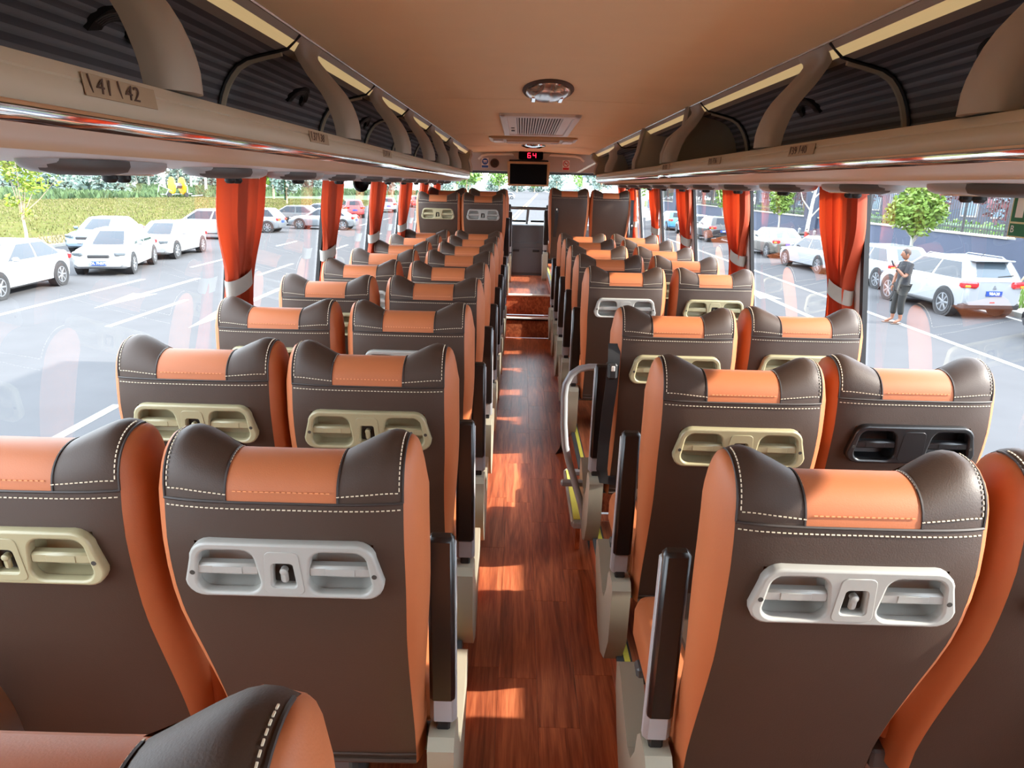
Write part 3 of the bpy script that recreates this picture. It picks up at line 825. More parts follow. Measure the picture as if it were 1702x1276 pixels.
def make_seat(aisle, handle):
    """aisle: +1 armrest on the right, -1 on the left, 0 none; handle: hook, plate or none"""
    t = bpy.data.objects.new('coach_seat', None); t.empty_display_size = .1; COL.objects.link(t); t['category'] = 'coach seat'
    L = lambda n, k, m, p=t: link(n, SM[k], m, p)
    bp = L('back_panel', 'back_plain' if handle == 'none' else 'back_panel', M['brown']); L('hem', 'hem', M['brown'], bp)
    L('headrest_wing', 'wing_l', M['brown']); L('headrest_wing', 'wing_r', M['brown'])
    i = L('headrest_inset', 'inset', M['orange']); L('stitching', 'inset_stitching', M['thread_o'], i)['kind'] = 'stuff'
    L('front_cover', 'front_cover', M['orange'])
    L('side_panel', 'side_l', M['orange']); L('side_panel', 'side_r', M['orange'])
    L('seam', 'seam', M['seam'], bp)['kind'] = 'stuff'; L('stitching', 'stitching', M['thread'], bp)['kind'] = 'stuff'
    c = L('cushion', 'cushion', M['orange']); L('cushion_top', 'cushion_top', M['brown'], c)
    L('cross_beam', 'cross_beam', M['steel']); L('cross_beam', 'cross_beam', M['steel']).location = (0, .28, 0); L('leg', 'leg', M['steel'])
    if handle != 'none':
        g = L('grab_panel', 'grab_panel', M['panel_cream'])
        for k in (0, 1):
            L('recess', 'recess%d' % k, M['panel_cream'], g); L('grip_bar', 'grip%d' % k, M['panel_cream'], g); L('screw', 'screw%d' % k, M['dark'], g)
        L('hook_recess', 'hook_recess', M['dark'], g)
        if handle == 'hook':
            L('bag_hook', 'bag_hook', M['panel_cream'], g); L('hook_plate', 'hook_plate', M['panel_cream'], g)
        else: L('cover_plate', 'cover_plate', M['panel_cream'], g)
    if aisle:
        k = 'r' if aisle > 0 else 'l'
        L('side_cover', 'side_cover_' + k, M['cover'])
        a = L('armrest', 'armrest_' + k, M['silver']); L('armrest_pad', 'pad_' + k, M['pad'], a); L('pivot', 'pivot_' + k, M['black'], a)
    return t
def kids(p): return [c for c in COL.objects if c.parent is p or c.parent == p]
PROTO = {}
def seat(x, y, z, aisle, handle, colour, label, group, rz=0.0):
    key = (aisle, handle)
    if key not in PROTO:
        t = make_seat(aisle, handle); ch = [(c, kids(c)) for c in kids(t)]; PROTO[key] = (t, ch)
        r = t; made = [(c.name.split('.')[0], c) for c, g in ch] + [(c.name.split('.')[0], c) for _, g in ch for c in g]
    else:
        t, ch = PROTO[key]; r = t.copy(); COL.objects.link(r); made = []
        for c, gs in ch:
            c2 = c.copy(); COL.objects.link(c2); c2.parent = r; made.append((c.name.split('.')[0], c2))
            for g in gs:
                g2 = g.copy(); COL.objects.link(g2); g2.parent = c2; made.append((g.name.split('.')[0], g2))
    r.location = (x, y, z); r.rotation_euler = (0, 0, rz)
    tag(r, label, 'coach seat', group)
    for n, o in made:
        if n in ('grab_panel', 'recess', 'grip_bar', 'bag_hook', 'hook_plate', 'cover_plate'):
            o.material_slots[0].link = 'OBJECT'; o.material_slots[0].material = M['panel_' + colour]
    return r
XL_W, XL_A, XR_A, XR_W = -.881, -.391, .581, 1.071
ordn = ['last', 'second', 'third', 'fourth', 'fifth', 'sixth', 'seventh', 'eighth', 'ninth', 'tenth']
PITCH = .715
cols = {'grey': 'pale grey', 'cream': 'cream', 'black': 'black'}
# nearest seat of all, one row behind the rest, only its headrest in view
seat(-.362, .36, -1.402, 1, 'hook', 'cream', 'closest seat to the camera, only its headrest corner showing at the lower left', 'coach seats left of the aisle')
handL_A = ['grey', 'cream', 'grey', 'cream', 'cream', 'cream', 'cream', 'cream', 'cream']
handL_W = ['cream', 'cream', 'cream', 'cream', 'grey', 'cream', 'cream', 'cream', 'cream']
nth = ['nearest', 'second', 'third', 'fourth', 'fifth', 'sixth', 'seventh', 'eighth', 'ninth']
dyA = [0, 0, 0, .03, 0, .0, 0, 0, 0]; dyW = [.02, .02, 0, .02, .03, 0, 0, 0, 0]
dxA = [.008, .002, 0, 0, 0, 0, 0, 0, 0]; dxW = [.014, .024, .008, 0, 0, 0, 0, 0, 0]
for i in range(9):
    y = 1.105 + PITCH * i
    ca, cw = handL_A[i], handL_W[i]
    seat(XL_A + dxA[i], y + dyA[i], PLAT, 1, 'hook', ca, 'brown seat back%s, %s along the left aisle edge' % (' with %s grab panel' % cols[ca] if i < 3 else ' with orange headrest inset', nth[i] + (' whole one' if i == 0 else '')), 'coach seats left of the aisle')
    seat(XL_W + dxW[i], y + dyW[i], PLAT, 0, 'hook', cw, 'brown seat back%s, %s along the left windows' % (' with %s grab panel' % cols[cw] if i < 2 else ' with orange headrest inset', nth[i]), 'coach seats left of the aisle')
rowsR = [1.07, 1.76, 2.56, 3.93, 4.66, 5.38, 6.1, 6.81]
dxRA = [-.022, -.008, -.004, 0, 0, 0, 0, 0]; dxRW = [-.03, -.03, -.012, 0, 0, 0, 0, 0]
hRA = ['grey', 'cream', 'cream', 'grey', 'grey', 'grey', 'cream', 'cream']; hRW = ['grey', 'black', 'cream', 'cream', 'cream', 'cream', 'cream', 'cream']
for i, y in enumerate(rowsR):
    ca, cw = hRA[i], hRW[i]
    seat(XR_A + dxRA[i], y, PLAT, -1, 'hook', ca, 'brown seat back%s, %s along the right aisle edge' % (' with %s grab panel' % cols[ca] if i < 4 else ' with orange headrest inset', nth[i]), 'coach seats right of the aisle')
    seat(XR_W + dxRW[i], y + (.06 if i in (1, 2) else .02), PLAT, 0, 'plate' if cw == 'black' else 'hook', cw, 'brown seat back%s, %s along the right windows' % (' with %s grab panel' % cols[cw] if i in (1, 2, 3) else ' with orange headrest inset', nth[i]), 'coach seats right of the aisle')
# raised rows at the front
RZ = -1.115
seat(-.845, 7.55, -1.115, 0, 'hook', 'cream', 'raised front seat on the left at the window with a cream grab panel', 'raised front seats')
seat(-.385, 7.55, -1.115, 1, 'hook', 'grey', 'raised front seat on the left beside the aisle with a pale grey grab panel', 'raised front seats')
seat(-.83, 8.3, -1.075, 0, 'none', 'cream', 'frontmost left window seat, its dark headrest peeping over the raised seat behind', 'raised front seats')
seat(-.37, 8.3, -1.075, 1, 'none', 'cream', 'frontmost left aisle seat, its headrest peeping over the raised seat behind', 'raised front seats')
seat(.54, 8.35, -1.05, -1, 'none', 'cream', 'raised front seat right of the aisle with plain brown back and black belt', 'raised front seats')
seat(1.005, 8.35, -1.06, 0, 'none', 'cream', 'raised front seat on the right at the window with a plain brown back', 'raised front seats')
# ================================================================ things on the ceiling
def cz(x, Y): return ceil_z((x - XC) / ceil_half(Y), Y)
lt = thing('dome_lamp', 'oval clear dome lamp in a dark rim set in the tan ceiling', 'ceiling lamp', (.128, 4.15, cz(.128, 4.15)))
mb = MB()
def oval(a, b, z, n=32): return [(a * math.cos(t), b * math.sin(t), z) for t in np.linspace(0, 2 * math.pi, n, endpoint=False)]
mb.loft([oval(.135, .42, .01), oval(.138, .43, -.004), oval(.132, .41, -.012), oval(.118, .37, -.012)], False); mb.build('rim', M['ink'], lt, 40)
mb = MB(); mb.loft([oval(.122, .38, -.008), oval(.118, .37, -.018), oval(.10, .31, -.032), oval(.06, .2, -.04), oval(.02, .07, -.041)]); mb.build('lens', M['lens'], lt, 30)
mb = MB()
for k in (-1, 1): mb.box((.075 * k, .12, -.03), (.03, .2, .02), .006)
mb.build('switch_cup', M['chrome'], lt)
vy0, vy1 = 5.38, 7.02
vt = thing('ceiling_vent', 'square grey return air grille with close slats in the tan ceiling', 'ceiling vent', (.12, (vy0 + vy1) / 2, cz(.12, (vy0 + vy1) / 2)))
sl = (cz(.12, vy1) - cz(.12, vy0)) / (vy1 - vy0); vt.rotation_euler = (math.atan(sl), 0, 0)
hw, hl = .285, (vy1 - vy0) / 2
mb = MB()
for k in (-1, 1):
    mb.box((k * (hw - .02), 0, -.008), (.05, 2 * hl, .03), .006)
    mb.box((0, k * (hl - .05), -.008), (2 * hw, .1, .03), .006)
mb.build('frame', M['grille'], vt)
mb = MB(); mb.box((-.205, 0, -.006), (.07, 2 * hl - .2, .02), .004); mb.box((.205, 0, -.006), (.07, 2 * hl - .2, .02), .004); side_p = mb.build('side_plate', M['white'], vt)
mb = MB(); mb.box((-.205, .35, -.018), (.03, .1, .006), .002); mb.box((-.205, .1, -.018), (.03, .03, .006), .002); mb.build('latch', M['steel'], side_p)
mb = MB(); mb.box((0, 0, -.003), (.36, 2 * hl - .15, .004)); mb.build('backing', M['ink'], vt, 0)
mb = MB(); mb.box((0, 0, 0), (.010, 2 * hl - .18, .008), .002); slm = mb.mesh('slat')
for k in range(17): link('slat', slm, M['grille'], vt, (-.16 + .02 * k, 0, -.012))
y = 7.55
ht = thing('roof_hatch', 'tan framed shallow roof hatch panel in front of the ceiling vent', 'roof hatch', (.1, y, cz(.1, y))); ht.rotation_euler = (math.atan(sl * 1.0), 0, 0)
mb = MB(); mb.loft([[(p[0], p[1], z) for p in rrect(w, h, .04, 3)] for w, h, z in ((.86, .52, .004), (.86, .52, -.018), (.80, .46, -.03), (.72, .40, -.03))]); mb.build('frame', M['tvframe'], ht, 30)
mb = MB(); mb.box((0, 0, -.034), (.52, .3, .02), .008); mb.build('panel', M['rack_b'], ht)
for k in (-1, 1):
    mb = MB(); mb.box((k * .34, 0, -.034), (.1, .26, .012), .004); mb.build('corner_plate', M['white'], ht)
    mb = MB(); mb.box((k * .2, -.02, -.046), (.12, .05, .008), .003); mb.build('handle', M['white'], ht)
y = 8.5
cl = thing('courtesy_lamp', 'small glossy ceiling lamp just above the red clock', 'ceiling lamp', (.12, y, cz(.12, y)))
mb = MB(); mb.loft([oval(.14, .2, .004), oval(.135, .19, -.012), oval(.08, .12, -.03), oval(.02, .03, -.033)]); mb.build('lens', M['chrome'], cl, 30)

# ================================================================ front bulkhead, screen, clock
BY = 9.72
wf = struct('wall_front')
mb = MB()
half = ceil_half(BY) + .03
top = [(XC + u * half, ceil_z(u, BY) + .005) for u in np.linspace(-1, 1, 17)]
mb.prism([(XC - 1.1, .175), (XC - 1.1, .3)] + top + [(XC + 1.1, .3), (XC + 1.1, .175)], BY, BY + .12, 1)
mb.build('bulkhead_panel', M['wallp'], wf, 0)
mb = MB(); tr_pts = [(XC - .68, .31), (XC - .63, .355)] + [(XC + u * .56, .372 + .012 * (1 - u * u)) for u in np.linspace(-1, 1, 15)] + [(XC + .63, .355), (XC + .68, .31)]
mb.tube([(p[0], BY - .01, p[1]) for p in tr_pts], .014, 8); mb.build('arched_trim', M['white'], wf)
mb = MB(); mb.prism([(-.135, .40), (-.05, .30), (-.02, .285), (.24, .285), (.27, .30), (.37, .40)], BY - .1, BY, 1); mb.build('clock_housing', M['rackgrey'], wf, 30)
# windscreen at the very front
mb = MB(); mb.box((XC, YF, -1.15), (2.6, .08, 1.3)); mb.box((XC, YF, .33), (2.3, .08, .35)); mb.build('nose_panel', M['dash'], wf, 0)
win_n += 1; o = struct('window_%d' % win_n)
mb = MB(); mb.quad((-1.12, YF, -.52), (1.35, YF, -.52), (1.3, YF, .18), (-1.07, YF, .18)); me = bpy.data.meshes.new('pane'); me.from_pydata(mb.v, [], mb.f); link('pane', me, M['glass'], o)
ck = thing('led_clock', 'black LED display showing 64 in red above the hanging screen', 'clock', (.108, BY - .11, .368))
mb = MB(); mb.loft([[(p[0], yy, p[1]) for p in rrect(w, h, .02, 4)] for w, h, yy in ((.31, .1, .02), (.31, .1, -.004), (.29, .088, -.012))]); mb.build('case', M['screen'], ck, 40)
SEG = {'6': 'afgedc', '4': 'fgbc'}
for x0, dgt in ((-.022, '6'), (.045, '4')):
    mb = MB(); h, w = .028, .034
    P = dict(a=((0, h), (w, .007)), g=((0, 0), (w, .007)), d=((0, -h), (w, .007)), f=((-w / 2, h / 2), (.007, h)), b=((w / 2, h / 2), (.007, h)), e=((-w / 2, -h / 2), (.007, h)), c=((w / 2, -h / 2), (.007, h)))
    for sname in SEG[dgt]:
        (cx, cz_), (sx, sz) = P[sname]; mb.box((x0 + cx, -.014, cz_), (sx, .003, sz))
    mb.build('digit', M['led'], ck, 0)
tv = thing('television', 'hanging flat screen switched off in a tan frame at the front of the coach', 'television', (.083, BY - .12, .142))
tvh, tvw = .30, .545
fo = [(-tvw / 2, tvh / 2), (-tvw / 2 + .012, -tvh / 2), (tvw / 2 - .012, -tvh / 2), (tvw / 2, tvh / 2)]
mb = MB(); mb.loft([[(p[0] * k, yy, p[1] * k) for p in fo] for k, yy in ((.97, .03), (1, .02), (1, -.008), (.98, -.014), (.9, -.014))]); mb.build('frame', M['tvframe'], tv, 30)
mb = MB(); mb.box((0, -.014, -.003), (tvw * .865, .006, tvh * .83), .002); mb.build('screen', M['screen'], tv)
mb = MB(); mb.box((0, .02, .158), (.5, .04, .03), .008); mb.build('hinge', M['black'], tv)
sp = thing('loudspeaker', 'small round dark loudspeaker beside the blue sign on the front panel', 'loudspeaker', (-.355, BY - .005, .268), 0)
mb = MB(); mb.lathe([(.055, 0), (.058, .008), (.052, .018), (.044, .014), (.02, .004), (.012, .012), (.002, .014)], 24, Matrix.Rotation(R(90), 4, 'X')); mb.build('cone', M['ink'], sp, 40)
mb = MB(); mb.lathe([(.02, .012), (.018, .02), (.004, .024)], 12, Matrix.Rotation(R(90), 4, 'X')); mb.build('dust_cap', M['dark'], sp)
def disc(r, n=24, y0=0, y1=-.001, inner=0):
    m2 = MB()
    if inner: m2.loft([[(r * math.cos(a), yy, r * math.sin(a)) for a in np.linspace(0, 2 * math.pi, n, endpoint=False)] for yy, r in ((y0, r), (y1, r), (y1, inner), (y0, inner))], False)
    else: m2.lathe([(r, 0), (r, -(y1 - y0))], n, Matrix.Translation((0, y0, 0)) @ Matrix.Rotation(R(90), 4, 'X'))
    return m2
sg = thing('seatbelt_sign', 'blue round seat belt sign sticker with a blue caption block', 'sign', (-.478, BY - .002, .268))
mb = MB(); mb.box((0, 0, 0), (.09, .003, .125)); mb.build('backing', M['white'], sg, 0)
b = disc(.04, 24, -.002, -.0035); b.v = [(p[0], p[1], p[2] + .018) for p in b.v]; b.build('disc', M['blue'], sg, 0)
mb = MB(); mb.box((0, -.003, -.044), (.084, .003, .03)); mb.build('caption_block', M['blue'], sg, 0)
mb = MB(); mb.box((0, -.0042, .026), (.046, .0015, .012)); mb.box((-.012, -.0042, .01), (.012, .0015, .012)); mb.box((.012, -.0042, .01), (.012, .0015, .012)); mb.build('pictogram', M['white'], sg, 0)
sg = thing('no_smoking_sign', 'red and white no smoking sticker on the front panel at the right', 'sign', (.565, BY - .002, .262))
mb = MB(); mb.box((0, 0, 0), (.09, .003, .125)); mb.build('backing', M['white'], sg, 0)
b = disc(.04, 24, 0, -.004, .032); b.v = [(p[0], p[1], p[2] + .018) for p in b.v]; b.build('ring', M['red'], sg, 0)
mb = MB(); mb.box((0, -.003, .018), (.07, .0025, .008), 0, Matrix.Rotation(R(45), 3, 'Y')); mb.build('slash', M['red'], sg, 0)
mb = MB(); mb.box((-.004, -.003, .018), (.04, .002, .007)); mb.box((.018, -.003, .03), (.005, .002, .014)); mb.build('cigarette', M['black'], sg, 0)
mb = MB(); mb.box((0, -.003, -.044), (.078, .003, .028)); mb.build('caption_block', M['red'], sg, 0)
# guard rail and cabinet at the head of the aisle
gr = thing('guard_rail', 'grey steel guard rail on a centre post across the front of the aisle', 'guard rail', (.1, 9.75, 0))
mb = MB(); mb.tube([(-.26, 0, -.285), (.26, 0, -.290)], .02, 10); mb.build('top_rail', M['steel'], gr)
mb = MB(); mb.tube([(-.005, 0, -.29), (-.02, .02, -.49)], [.02, .016], 10); mb.build('centre_post', M['steel'], gr)
for k in (-1, 1):
    mb = MB(); mb.box((k * .255, 0, -.7), (.05, .05, .92), .01); mb.build('side_post', M['black'], gr)
cb = thing('front_cabinet', 'dark grey rounded cabinet with two black latches at the head of the aisle', 'cabinet', (.095, 10.05, AISLE + .43))
mb = MB(); prof = [(-.24, 0), (-.24, .40), (-.235, .43), (-.225, .44), (-.20, .60), (-.17, .655), (-.1, .685), (.14, .69), (.14, 0)]
mb.prism(prof, -.225, .225, 0); mb.build('body', M['dash'], cb, 30)
mb = MB(); mb.box((0, -.247, .2), (.40, .014, .34), .004); pn = mb.build('door', M['dash'], cb)
for k in (-.15, .12):
    mb = MB(); mb.box((k, -.258, .33), (.09, .012, .028), .004); mb.build('latch', M['black'], pn)
mb = MB(); mb.box((-.11, .1, .70), (.22, .05, .025), .006); mb.box((.14, .1, .70), (.2, .05, .025), .006); mb.build('top_pad', M['black'], cb)
ds = thing('dashboard', 'dark dashboard shelf running under the windscreen', 'dashboard', (XC, 10.4, -.6))
mb = MB(); mb.prism([(-.18, -.3), (-.18, .02), (-.1, .08), (.14, .09), (.14, -.3)], -1.2, 1.2, 0); mb.build('top', M['dash'], ds, 30)
# dome camera hanging from the left rack
dc = thing('dome_camera', 'black dome camera hanging under the left rack beside the second curtain', 'camera', (-.95, 4.42, .02))
mb = MB(); mb.lathe([(.052, .008), (.054, -.012), (.05, -.02)], 24); mb.build('base', M['black'], dc)
mb = MB(); mb.lathe([(.048, -.018), (.047, -.035), (.041, -.055), (.028, -.072), (.012, -.08), (.002, -.081)], 24); mb.build('dome', M['screen'], dc)
# window labels
for x, y, z, lab, fg, bgc in ((wall_x(-.03, -1) + .006, 3.40, -.035, 'narrow dark vertical label stuck on the second left window', 'signcream', 'signgreen'), (wall_x(-.03, 1) - .006, 5.1, -.03, 'narrow outlined vertical label stuck on a right window', 'white', 'lens')):
    wl = thing('window_label', lab, 'label', (x, y, z))
    mb = MB(); mb.box((0, 0, 0), (.002, .022, .11)); mb.build('backing', M['signgreen'] if bgc == 'signgreen' else M['wallp'], wl, 0)
    mb = MB()
    for k in range(5):
        mb.box((.0012 if x < 0 else -.0012, 0, .04 - .02 * k), (.001, .013, .004)); mb.box((.0012 if x < 0 else -.0012, .004 * (-1) ** k, .034 - .02 * k), (.001, .004, .01))
    mb.build('characters', M[fg], wl, 0)
ex = thing('exit_sign', 'green sign with a pale border on the nearest right window', 'sign', (1.315, 1.925, -.035))
mb = MB(); mb.box((0, 0, 0), (.002, .16, .135)); mb.build('border', M['signcream'], ex, 0)
mb = MB(); mb.box((-.0012, 0, .018), (.0015, .15, .09)); mb.box((-.0012, 0, -.048), (.0015, .15, .032)); mb.build('panel', M['signgreen'], ex, 0)
mb = MB(); mb.box((-.0022, .045, .012), (.001, .03, .056))
mb.build('symbol', M['white'], ex, 0)
me = text_mesh('B', .026, 'letter', .0003, Matrix.Translation((-.0022, .062, -.047)) @ Matrix.Rotation(R(-90), 4, 'Z') @ Matrix.Rotation(R(90), 4, 'X')); link('letter', me, M['white'], ex)
# ================================================================ seat belts
def belt(name, label, pts, w, buckle=None):
    t = thing(name, label, 'seat belt')
    P = [Vector(p) for p in pts]; rows = []
    for i, p in enumerate(P):
        d = (P[min(i + 1, len(P) - 1)] - P[max(i - 1, 0)]).normalized(); s = d.cross(Vector((0, 1, 0)))
        s = s.normalized() if s.length > .05 else Vector((1, 0, 0)); n = d.cross(s)
        rows.append([p + s * w + n * .0015, p + s * w - n * .0015, p - s * w - n * .0015, p - s * w + n * .0015])
    mb = MB(); mb.loft([[tuple(q) for q in r] for r in rows]); mb.build('webbing', M['belt'], t, 30)
    if buckle:
        mb = MB(); mb.box(buckle, (.035, .025, .06), .008); bk = mb.build('buckle', M['black'], t)
        mb = MB(); mb.box((buckle[0], buckle[1] - .013, buckle[2] + .012), (.014, .006, .02), .003); mb.build('tongue', M['bright'], bk)
    return t
belt('seat_belt', 'black seat belt with chrome buckle hanging beside the third right aisle seat', [(.352, 2.57, -.545), (.351, 2.55, -.60), (.349, 2.56, -.7), (.347, 2.6, -.8), (.345, 2.64, -.95), (.345, 2.66, -1.07), (.36, 2.7, -1.13), (.42, 2.74, -1.15)], .022, (.346, 2.535, -.64))
belt('seat_belt', 'black belt end trailing down onto the floor at the right edge of the aisle', [(.345, 4.35, -1.0), (.342, 4.34, -1.2), (.335, 4.32, -1.38), (.322, 4.3, -1.5), (.30, 4.26, -1.585), (.275, 4.22, -1.592), (.262, 4.2, -1.585)], .02)
belt('seat_belt', 'short black belt lying down the back of the right raised aisle seat', [(.40, 8.31, -.28), (.40, 8.315, -.36), (.395, 8.36, -.46), (.39, 8.42, -.56)], .018, (.40, 8.3, -.26))
belt('seat_belt', 'grey black belt on the pillar outside the right raised window seat', [(1.24, 8.32, -.13), (1.245, 8.33, -.25), (1.25, 8.34, -.4), (1.255, 8.36, -.6)], .018, (1.252, 8.33, -.42))
# ================================================================ outside
G = -EYE
M.update(
    asphalt=mat('grey_asphalt', (77, 77, 79), 0.9, spec=.0, var=0.10, scale=1.2, bump=0.3, bscale=60),
    paint_w=mat('road_paint', (150, 150, 148), 0.8, var=0.06, scale=20),
    paint_y=mat('yellow_road_paint', (150, 108, 22), 0.8, var=0.06),
    kerb=mat('kerb_stone', (150, 148, 142), 0.85, var=0.08, scale=4),
    field=mat('stubble_field', (66, 78, 40), 0.95, var=0.3, scale=.9, spec=.0, rgb2=(92, 87, 55), stretch=(1, 1, 1)),
    straw=mat('dry_straw', (100, 92, 64), 0.95, var=0.15, scale=2),
    crop=mat('green_crop', (58, 78, 45), 0.9, var=0.25, scale=.6),
    leaf_y=mat('fresh_yellow_green_leaf', (116, 136, 38), 0.6, var=0.3, scale=3, rnd=0.0),
    leaf_g=mat('green_leaf', (88, 122, 44), 0.6, var=0.3, scale=2),
    leaf_b=mat('bright_green_leaf', (98, 124, 44), 0.6, var=0.3, scale=2),
    leaf_d=mat('dark_green_leaf', (66, 92, 64), 0.7, var=0.3, scale=1),
    leaf_h=mat('haze_tinted_leaf', (102, 120, 112), 0.9, var=0.2, scale=.5),  # distance haze is put into this paler, bluish leaf colour
    leaf_r=mat('maroon_leaf', (96, 52, 58), 0.7, var=0.3, scale=2),
    bark=mat('pale_bark', (150, 132, 112), 0.9, var=0.2, scale=9),
    bark_w=mat('white_bark', (150, 147, 138), 0.9, var=0.15, scale=5),
    navy=mat('slate_blue_wall', (52, 60, 78), 0.85, var=0.06, scale=1.5),
    stone=mat('pale_coping', (134, 131, 121), 0.8, var=0.05),
    paving=mat('pale_paving', (146, 137, 128), 0.9, var=0.05),
    iron=mat('black_iron', (26, 28, 34), 0.5),
    bldg=mat('blue_grey_building', (62, 72, 88), 0.8, var=0.06), bldg2=mat('pale_building', (200, 196, 190), 0.8),
    bglass=mat('building_glass', (120, 140, 158), 0.15, 0.2),
    cw=mat('white_car_paint', (132, 134, 137), 0.25, coat=.6, var=.01), cb=mat('pale_blue_car_paint', (92, 108, 122), 0.25, 0.3, coat=.6, var=.01),
    cs=mat('silver_car_paint', (112, 117, 122), 0.28, 0.4, coat=.6, var=.01), cg=mat('champagne_grey_car_paint', (92, 88, 82), 0.28, 0.4, coat=.6, var=.01),
    ck=mat('black_car_paint', (20, 22, 26), 0.2, coat=.8, var=.01), cd=mat('dark_blue_grey_car_paint', (58, 66, 82), 0.25, 0.2, coat=.6, var=.01),
    cr=mat('red_car_paint', (150, 36, 40), 0.25, coat=.6, var=.01), cbl=mat('blue_car_paint', (70, 130, 170), 0.25, coat=.5, var=.01),
    cglass=mat('tinted_car_glass', (24, 32, 42), 0.08, 0.0, var=.02, spec=.35), cglass2=mat('pale_rear_glass', (70, 80, 88), 0.1, var=.03, spec=.4),
    tyre=mat('tyre_rubber', (26, 26, 28), 0.8), rim=mat('alloy_rim', (130, 132, 136), 0.35, 0.6, var=.03),
    trimk=mat('black_car_trim', (30, 30, 32), 0.6), tail=mat('red_tail_light', (196, 24, 28), 0.2, coat=.8, var=.03), head=mat('clear_headlight', (92, 100, 106), 0.1, 0.3, coat=.8),
    amber=mat('amber_light', (224, 120, 30), 0.25), plate=mat('blue_number_plate', (30, 60, 130), 0.4),
    skin=mat('skin', (118, 76, 56), 0.55), shirt=mat('black_shirt', (17, 18, 24), 0.85, var=.1, scale=20), trouser=mat('dark_trousers', (18, 19, 18), 0.85, var=.15, scale=20), hair=mat('black_hair', (22, 20, 20), 0.7),
    yel=mat('yellow_reel', (232, 166, 20), 0.5), galv=mat('galvanised_steel', (168, 180, 186), 0.4, 0.4), hose=mat('grey_hose', (96, 96, 110), 0.7),
)
road = struct('floor_road')
def flat(poly, z, m, name, parent, th=.004):
    mb = MB(); mb.prism(poly, z - th, z, 2); return mb.build(name, m, parent, 0)
flat([(-19.8, -30), (13.1, -30), (13.1, 420), (-19.8, 420)], G, M['asphalt'], 'asphalt', road, .2)
flat([(13.1, -30), (17.8, -30), (17.8, 420), (13.1, 420)], G + .12, M['paving'], 'pavement', road, .2)
for k in range(44):
    mb = MB() if k == 0 else mb
    if k == 0: mb.box((0, 0, 0), (.14, .985, .16), .015); kme = mb.mesh('kerb_stone')
    link('kerb_stone', kme, M['kerb'], road, (13.02, 4.5 + k, G + .06))
    if k < 30: link('kerb_stone', kme, M['kerb'], road, (-19.85, 20.5 + k, G + .04))
flat([(12.95, 48), (13.1, 48), (13.1, 420), (12.95, 420)], G + .12, M['kerb'], 'kerb_run', road, .2)
def dash(x, y0, y1, w=.13, nm='lane_dash', m='paint_w'):
    flat([(x - w / 2, y0), (x + w / 2, y0), (x + w / 2, y1), (x - w / 2, y1)], G + .006, M[m], nm, road, .005)
for k in range(14): dash(-5.4, 5.9 + 8.75 * k, 9.3 + 8.75 * k)
for k in range(14): dash(-8.42, 14.6 + 8.75 * k if k else 14.5, 18.1 + 8.75 * k)
dash(-11.34, 8, 21.7, .14, 'bay_line'); 
for k in range(8): dash(-11.34, 25 + 9 * k, 28 + 9 * k)
dash(9.2, 2, 46, .15, 'edge_line'); dash(12.7, 8, 60, .12, 'edge_line')
def arrow(x, y0, y1, s):            # straight-ahead arrow painted on the road
    L = y1 - y0; q = y0 if s < 0 else y1; d = -s
    flat([(x - .07, q), (x - .07, q)] and [(x, q), (x - .32, q + d * L * .42), (x - .08, q + d * L * .40), (x - .08, q + d * L), (x + .08, q + d * L), (x + .08, q + d * L * .40), (x + .32, q + d * L * .42)], G + .006, M['paint_w'], 'lane_arrow', road, .005)
arrow(-9.9, 16.6, 22.2, -1); arrow(-6.8, 14.6, 20.6, -1); arrow(7.3, 17.2, 23.6, 1); arrow(3.3, 58, 66, 1)
for dx in (0, .45):
    flat([(-2.7 + dx, 14), (-2.55 + dx, 14), (6.4 + dx * .8, 300), (6.2 + dx * .8, 300)], G + .006, M['paint_y'], 'centre_line', road, .005)
# field, straw verge, green crop
field = struct('floor_field')
flat([(-420, -60), (-19.9, -60), (-19.9, 128), (-35, 126), (-51, 121), (-60, 85), (-420, -20)], G - .02, M['field'], 'stubble', field, .3)
flat([(-900, -60), (-19.9, -60), (-19.9, 900), (-900, 900)], G - .1, M['crop'], 'meadow', field, .3)
flat([(-24, 20), (-19.9, 20), (-19.9, 70), (-22.5, 70)], G + .005, M['straw'], 'dry_verge', field, .06)
flat([(13, 420), (900, 420), (900, 900), (-20, 900), (-20, 420)], G - .05, M['asphalt'], 'far_ground', field, .2)
rnd = random.Random(5)
def tufts(name, n, region, h, w, m, parent, slope=.4):
    mb = MB()
    for _ in range(n):
        x, y = region(rnd); a = rnd.uniform(0, math.pi); hh = h * rnd.uniform(.5, 1.2); c, s = math.cos(a) * w, math.sin(a) * w
        dx, dy = rnd.uniform(-1, 1) * hh * slope, rnd.uniform(-1, 1) * hh * slope
        mb.f.append((len(mb.v), len(mb.v) + 1, len(mb.v) + 2)); mb.v += [(x - c, y - s, G - .03), (x + c, y + s, G - .03), (x + dx, y + dy, G + hh)]
    me = bpy.data.meshes.new(name); me.from_pydata(mb.v, [], mb.f); o = link(name, me, m, parent); o['kind'] = 'stuff'; return o
def reg_field(r):
    t = r.random() ** .6; y = 24 + t * 95; x = -20.5 - r.random() * (12 + y * .75); return x, y
tufts('stubble_grass', 26000, reg_field, .13, .05, M['field'], field)
tufts('straw_grass', 12000, reg_field, .12, .06, M['straw'], field)
def reg_verge(r): return -20 - r.random() * 3.2, 20 + r.random() * 50
tufts('verge_grass', 4000, reg_verge, .22, .03, M['straw'], field)
def reg_crop(r):
    t = r.random(); 
    y = 86 + r.random() ** 1.5 * 150; x0 = -60 + (y - 85) * .25 if y < 121 else -50 + (y - 121) * .3
    return x0 - r.random() * 130 * (1 if y < 121 else 1.3), y
